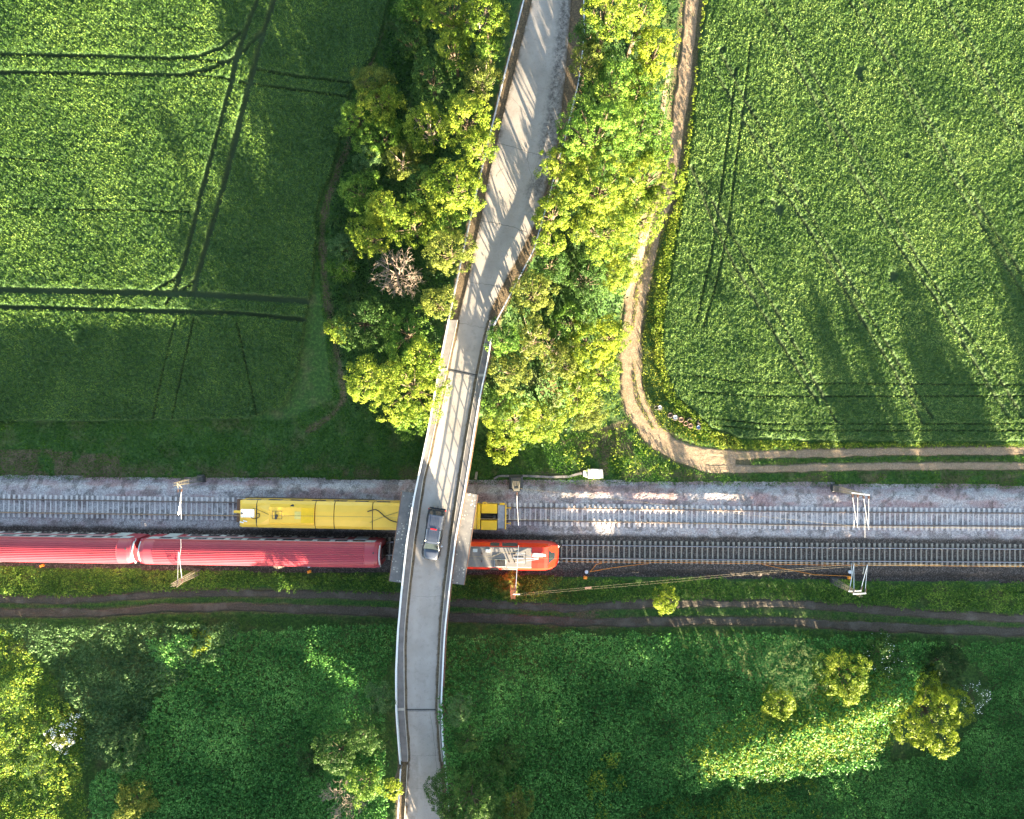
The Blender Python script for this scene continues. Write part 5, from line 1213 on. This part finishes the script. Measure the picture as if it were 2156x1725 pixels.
# trees and shrubs south of the tracks
G2 = 'shrubs and trees south of the tracks'
SO = [
 (990, 1692, 96, 7.4, 'dark', 'big dark green tree hanging over the asphalt at the bottom right of the bridge'),
 (1085, 1700, 44, 6.8, 'olive', 'yellow lit tree at the bottom edge, right of the big dark tree'),
 (1062, 1590, 40, 4.5, 'dark', 'dark tree above the big dark one at the bottom'),
 (985, 1560, 32, 5, 'dark', 'dark green tree touching the right railing near its lower end'),
 (968, 1495, 30, 5, 'blue', 'blue green tree beside the lower expansion joint of the bridge'),
 (775, 1545, 50, 5, 'dark', 'dark tree left of the railing, near the lower expansion joint'),
 (715, 1585, 56, 5.5, 'dark', 'broad dark tree left of the lower bridge end'),
 (800, 1470, 36, 4.2, 'blue', 'blue green tree beside the left railing above the broad dark tree'),
 (770, 1650, 46, 6, 'mid', 'green tree above the grey bare shrub at the bottom'),
 (826, 1660, 24, 6.5, 'gold', 'glowing yellow shrub squeezed against the bottom left crash barrier'),
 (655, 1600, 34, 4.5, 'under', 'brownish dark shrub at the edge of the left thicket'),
 (1955, 1500, 90, 6.0, 'gold', 'large glowing yellow tree standing alone in the lower right'),
 (1775, 1425, 64, 6.0, 'lime', 'spiky pale yellow shrub left of the large glowing tree'),
 (1640, 1480, 44, 5.2, 'lime', 'smaller spiky yellow shrub furthest left of the hawthorn group'),
 (1850, 1380, 56, 4.2, 'dark', 'dark shrub dotted with tiny white flowers above the spiky pale one'),
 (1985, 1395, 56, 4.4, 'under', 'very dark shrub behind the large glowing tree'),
 (2050, 1460, 36, 4.2, 'blue', 'grey green shrub with white flowers at the right of the large glowing tree'),
 (1400, 1264, 31, 3.4, 'gold', 'small round bright yellow bush beside the muddy path'),
 (140, 1540, 48, 3.4, 'olive', 'low shrub covered in white blossom at the lower left'),
 (285, 1680, 52, 5.0, 'olive', 'yellow topped tree at the bottom left beside the sunny brush'),
 (270, 1560, 60, 4.2, 'blue', 'dusky blue green shrub between white blossom and thicket'),
 (1070, 1235, 34, 2.8, 'olive', 'yellow green bush under the reddish mast'),
 (430, 1350, 30, 3.2, 'gold', 'little yellow bush sunlit on top, below the muddy path on the left'),
]
for a in SO:
    isb = a[3] < 5.2
    o = tree(*a[:6], name='shrub' if isb else 'tree', cat='shrub' if isb else 'tree', group=G2)
    if 'covered in white' in a[5] or 'white flowers' in a[5]:
        cr = [c for c in o.children if c.name.startswith('crown')][0]; nv = len(cr.data.vertices); co = np.zeros(nv * 3, np.float32); cr.data.vertices.foreach_get('co', co); co = co.reshape(-1, 3)
        k = 520 if 'blossom' in a[5] else 170; pk_ = co[rng.integers(0, nv, k * 3)]; pk_ = pk_[fbm(pk_[:, 0], pk_[:, 1], .9, 2, 3) > .45]; pk_ = pk_[np.argsort(-pk_[:, 2])][:k] if 'blossom' in a[5] else pk_[:k]
        d = pk_ + np.array([0, 0, .12]); fol('blossom', leaf_quads(d, np.tile([0, 0, 1.0], (len(d), 1)), .065 if 'blossom' in a[5] else .05, .9, .3), M['blossom'], o)

# ------------------------------------------------------------------ thickets and ground cover
def allmask(px, py, pad=.0):
    """True where nothing but plants grows"""
    ok = ~inside(px, py, FL) & ~inside(px, py, FR) & ~((py < BN(px) - .1) & (py > BS(px) + .1))
    for k, d in track_dist(px, py).items(): ok &= d > TW[k] * rng.uniform(.75, 1.15, px.shape)
    inroad = (np.abs(px - RXC(py)) < RHW(py) + .15); ok &= ~(inroad & ((py > YN) | (py < YS)))
    return ok
def thicket(name, label, poly, kind, hfn, sp=.5, per=12, rad=(.26, .46), ls=.13, cat='ground cover', keep=1.0, mask=True, gapth=.0, elong=None):
    pw = Wp(poly); x0, x1, y0, y1 = pw[:, 0].min(), pw[:, 0].max(), pw[:, 1].min(), pw[:, 1].max()
    X, Y = np.meshgrid(np.arange(x0, x1, sp), np.arange(y0, y1, sp)); px = X.ravel() + rng.uniform(-sp / 2, sp / 2, X.size); py = Y.ravel() + rng.uniform(-sp / 2, sp / 2, X.size)
    jx = px + 1.2 * (fbm(px, py, 1.6, 2, 21) - .5); jy = py + 1.2 * (fbm(px, py, 1.6, 2, 22) - .5)
    ok = inside(jx, jy, pw) & (rng.random(px.shape) < keep)
    if mask: ok &= allmask(px, py)
    if gapth: ok &= fbm(px, py, 1.1, 3, 29) > gapth
    px, py = px[ok], py[ok]; h = np.maximum(hfn(px, py), .15); gz = ground_z(px, py)
    CC = np.stack([px, py, gz + h], -1); e = .4
    gx_ = (hfn(px + e, py) - h) / e; gy_ = (hfn(px, py + e) - h) / e; CN = np.stack([-gx_, -gy_, np.ones_like(gx_)], -1)
    Q = clump_leaves(CC, rng.uniform(*rad, len(CC)), per, ls, CN, squash=.9, low=-.1)
    if elong: pass
    o = fol(name, Q, LEAF[kind]); return tag(o, label, cat, kind='stuff')
MOUND = Wp([(1460, 1565), (1560, 1540), (1700, 1495), (1850, 1435)])
hA = lambda x, y: 1.2 + 1.0 * fbm(x, y, 5.0, 2, 33) + 0.7 * fbm(x, y, 1.5, 2, 34) + .25 * rng.random(np.shape(x)) + 2.2 * np.exp(-(pdist(np.asarray(x), np.asarray(y), MOUND) / 3.4) ** 2)
thicket('thicket', 'dense dark green leafy thicket left of the bridge, south of the muddy path', [(330, 1330), (500, 1318), (838, 1302), (834, 1500), (840, 1800), (230, 1800), (215, 1640), (300, 1520), (360, 1450)], 'thick', hA, sp=.36, per=17, ls=.11)
thicket('thicket', 'wide dense green leafy thicket right of the bridge, south of the muddy path', [(942, 1318), (1250, 1326), (1500, 1322), (1800, 1332), (1990, 1350), (1900, 1400), (1860, 1500), (1850, 1590), (1700, 1610), (1500, 1625), (1380, 1660), (1250, 1720), (1200, 1800), (942, 1800)], 'thick', hA, sp=.36, per=17, ls=.11)
thicket('brush', 'leaves on the raised ridge of the right thicket, sunlight put into their pale yellow green', [(1425, 1550), (1480, 1510), (1600, 1470), (1720, 1425), (1850, 1395), (1875, 1480), (1845, 1560), (1700, 1600), (1560, 1612), (1460, 1600)], 'lime', lambda x, y: hA(x, y) + .10, sp=.36, per=12, ls=.10, keep=.75)  # lime leaves laid over the same thicket to colour its sunlit slope
thicket('brush', 'scattered leaf tips above the right thicket, coloured yellow to stand in for sunlight', [(1235, 1590), (1265, 1555), (1305, 1570), (1325, 1640), (1300, 1700), (1255, 1715), (1220, 1670)], 'lime', lambda x, y: hA(x, y) + .5, sp=.42, per=12, ls=.10, gapth=.53)  # lime leaves paint a sunlit patch onto the thicket
hB = lambda x, y: .8 + 1.8 * fbm(x, y, 3.0, 2, 43) + .8 * fbm(x, y, 1.2, 2, 44)
thicket('brush', 'rough mixed brush at the lower left with bluish and olive patches', [(-150, 1302), (200, 1305), (520, 1300), (520, 1340), (350, 1440), (300, 1530), (200, 1600), (190, 1480), (70, 1330), (-150, 1310)], 'blue', hB, sp=.38, per=15, ls=.11)
thicket('brush', 'yellow green brush in the bottom left corner, sunlight put into its leaf colour', [(-150, 1306), (60, 1320), (110, 1400), (190, 1500), (200, 1600), (220, 1800), (-150, 1800)], 'lime', hB, sp=.38, per=15, ls=.10, keep=.6)  # lime leaves fill the outline of the sunlit corner, light painted as colour
thicket('brush', 'greener plants mixed into the sunlit brush in the bottom left corner', [(-150, 1306), (60, 1320), (110, 1400), (190, 1500), (200, 1600), (220, 1800), (-150, 1800)], 'mid', hB, sp=.38, per=13, ls=.10, keep=.55)
hC = lambda x, y: .25 + .7 * fbm(x, y, 1.8, 3, 53)
thicket('bank_plants', 'leafy green plants on the bank between red train and muddy path', [(-150, 1192), (600, 1204), (842, 1208), (838, 1246), (600, 1240), (400, 1240), (200, 1252), (-150, 1252)], 'mid', hC, sp=.32, per=14, rad=(.2, .34), ls=.09)
thicket('bank_plants', 'leafy green plants on the bank right of the bridge below the tracks', [(950, 1212), (1150, 1213), (1500, 1218), (2256, 1228), (2256, 1292), (1900, 1280), (1650, 1260), (1350, 1260), (1200, 1270), (1080, 1264), (950, 1258)], 'mid', hC, sp=.32, per=14, rad=(.2, .34), ls=.09, gapth=.28)
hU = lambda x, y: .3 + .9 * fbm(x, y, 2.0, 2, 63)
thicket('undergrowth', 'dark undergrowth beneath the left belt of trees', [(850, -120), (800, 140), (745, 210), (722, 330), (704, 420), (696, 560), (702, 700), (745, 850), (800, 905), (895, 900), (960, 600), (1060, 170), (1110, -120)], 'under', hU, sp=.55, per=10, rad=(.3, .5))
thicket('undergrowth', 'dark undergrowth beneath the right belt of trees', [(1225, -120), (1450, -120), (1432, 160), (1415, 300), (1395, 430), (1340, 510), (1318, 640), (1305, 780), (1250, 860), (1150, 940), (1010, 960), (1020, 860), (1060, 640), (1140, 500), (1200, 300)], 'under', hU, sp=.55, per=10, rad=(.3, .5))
thicket('weeds', 'low sunny weeds where the dirt track bends towards the railway', [(1200, 870), (1300, 800), (1330, 880), (1400, 960), (1470, 1000), (1240, 1005), (1180, 960)], 'lime', lambda x, y: .12 + .35 * fbm(x, y, 1.2, 2, 73), sp=.4, per=9, rad=(.15, .3), ls=.075, gapth=.46)
# blades of grass
def grass(name, label, poly, kind, dens, hgt=.22, wid=.03, gap=0., spread=.9, mask=True):
    pw = Wp(poly); x0, x1, y0, y1 = pw[:, 0].min(), pw[:, 0].max(), pw[:, 1].min(), pw[:, 1].max(); x0 = max(x0, -64); x1 = min(x1, 64)
    n = int((x1 - x0) * (y1 - y0) * dens); px = rng.uniform(x0, x1, n); py = rng.uniform(y0, y1, n)
    ok = inside(px, py, pw); px, py = px[ok], py[ok]; ok = allmask(px, py) if mask else np.ones(len(px), bool)
    if gap: ok &= fbm(px, py, 1.3, 3, 19) > gap
    px, py = px[ok], py[ok]; n = len(px); pz = ground_z(px, py)
    az = rng.uniform(0, 6.283, n); L = hgt * rng.uniform(.5, 1.5, n) * (.6 + .8 * fbm(px, py, .8, 2, 15)); lean = rng.uniform(.1, spread, n); dx, dy = np.cos(az), np.sin(az)
    Bp = np.stack([px, py, pz - .03], -1); T = Bp + np.stack([dx * np.sin(lean) * L, dy * np.sin(lean) * L, np.cos(lean) * L], -1); Sd = np.stack([-dy, dx, 0 * dx], -1) * (wid * rng.uniform(.7, 1.4, n))[:, None]
    Md = Bp * .4 + T * .6; Md[:, 2] += .02; Q = np.stack([Bp, Md + Sd, T, Md - Sd], 1).reshape(-1, 3)
    o = fol(name, Q, LEAF[kind]); return tag(o, label, 'grass', kind='stuff')
grass('grass', 'short green grass between the left field and the railway', [(-150, 880), (600, 885), (700, 840), (660, 500), (690, 380), (735, 200), (820, -80), (880, -80), (960, 600), (905, 1010), (-150, 1010)], 'grass', 85)
grass('grass', 'green grass on the verges right of the bridge above the railway', [(985, 930), (1350, 900), (1480, 880), (2300, 925), (2300, 1030), (985, 1024)], 'grass', 85)
thicket('verge_plants', 'tall yellow green verge plants between the dirt track and the right field', [(1468, -80), (1494, -80), (1480, 60), (1464, 230), (1446, 400), (1424, 520), (1408, 620), (1398, 700), (1402, 770), (1426, 836), (1474, 876), (1500, 903), (1470, 912), (1420, 870), (1385, 800), (1372, 700), (1378, 620), (1400, 500), (1425, 380), (1445, 230), (1458, 60)], 'lime', lambda x, y: .30 + .35 * fbm(x, y, 1.0, 2, 93), sp=.26, per=13, rad=(.14, .28), ls=.07)  # lime leaves also put the strip's sunlight into the colour
thicket('verge_plants', 'sunny verge plants between the lower edge of the right field and the rutted track', [(1500, 908), (1560, 928), (2300, 934), (2300, 944), (1700, 946), (1540, 946), (1480, 925)], 'lime', lambda x, y: .15 + .3 * fbm(x, y, 1.0, 2, 94), sp=.28, per=11, rad=(.14, .26), ls=.07)
grass('grass', 'yellowish grass strip, some sunlight put into its yellow, between the dirt track and the right field', [(1440, -80), (1500, -80), (1480, 100), (1450, 400), (1415, 620), (1405, 760), (1440, 850), (1560, 935), (2300, 938), (2300, 950), (1500, 950), (1380, 900), (1330, 780), (1345, 600), (1400, 400)], 'yellowgrass', 60, hgt=.28)
TW_SAVE = TW['main']
grass('grass', 'low grass along and between the two ruts of the muddy path', [(-150, 1240), (2300, 1240), (2300, 1380), (1800, 1350), (940, 1325), (-150, 1312)], 'grass', 45, hgt=.16)
for pg_, tx in (([(1368, 505), (1376, 505), (1360, 560), (1345, 620), (1336, 690), (1332, 700), (1334, 630), (1348, 560)], 'grassy middle strip of the dirt track where it narrows'), ([(1334, 760), (1340, 800), (1350, 850), (1380, 905), (1372, 905), (1340, 850), (1330, 800)], 'sparse weeds in the middle of the dirt track bend')):
    grass('grass', tx, pg_, 'yellowgrass', 130, hgt=.14, mask=False)
hD = lambda x, y: .35 + 1.0 * fbm(x, y, 3.5, 3, 83) + .7 * fbm(x, y, .9, 2, 84)
thicket('tall_grass', 'tall rough grass in the lower right corner', [(1200, 1800), (1250, 1725), (1380, 1665), (1500, 1628), (1700, 1612), (1870, 1590), (2000, 1560), (2060, 1500), (2070, 1420), (2010, 1360), (1990, 1345), (2300, 1356), (2300, 1800)], 'thick', hD, sp=.30, per=15, rad=(.18, .34), ls=.085)
thicket('tall_grass', 'yellowish tall grass below the pale sunlit thicket', [(1350, 1690), (1500, 1635), (1700, 1615), (1720, 1700), (1690, 1800), (1330, 1800)], 'lime', lambda x, y: hD(x, y) + .1, sp=.38, per=10, rad=(.18, .34), ls=.085, gapth=.45)

# ------------------------------------------------------------------ woodland standing south of the frame (it shades the scene)
def wood_h(dx):
    return np.interp(dx, [-900, -420, -330, -200, 200, 300, 640, 760, 1060, 1270, 1310, 1350, 1480, 1540, 1640, 1880, 1960, 2120, 2190, 2240, 2290, 2350, 2420, 2480, 2530, 2600, 2800],
                     [9, 8, 6, 1.5, 1.5, 6.0, 7.0, 9, 14.5, 14.5, 6, 8.6, 8.4, 6, 4.6, 2.6, 5.5, 8, 12, 11, 7, 11.5, 12.5, 8, 8, 12.5, 12])
LC = []; RC = []; NC = []
xs_ = np.arange(-1000, 2900, 22)
for dx in xs_:
    for row in range(3):
        x, y, _ = W(dx + rng.uniform(-10, 10), 1815 + row * 38 + rng.uniform(-12, 12), 0); hh = wood_h(dx) * rng.uniform(.86, 1.08)
        if abs(x - float(RXC(y))) < float(RHW(y)) + 1.6: continue
        z = .4
        while z < hh:
            rr_ = 1.5 * (1 - .45 * (z / hh)); 
            for _ in range(5): d = rng.normal(0, 1, 3); d /= np.linalg.norm(d); LC.append((x + d[0] * rr_, y + d[1] * rr_, z + d[2] * .5)); NC.append(d); RC.append(.6)
            z += .75
Q = clump_leaves(np.array(LC), np.array(RC), 12, .30, np.array(NC), low=-1)
o = fol('woodland', Q, LEAF['dark']); tag(o, 'dark row of trees standing beyond the bottom edge', 'woodland', kind='stuff')
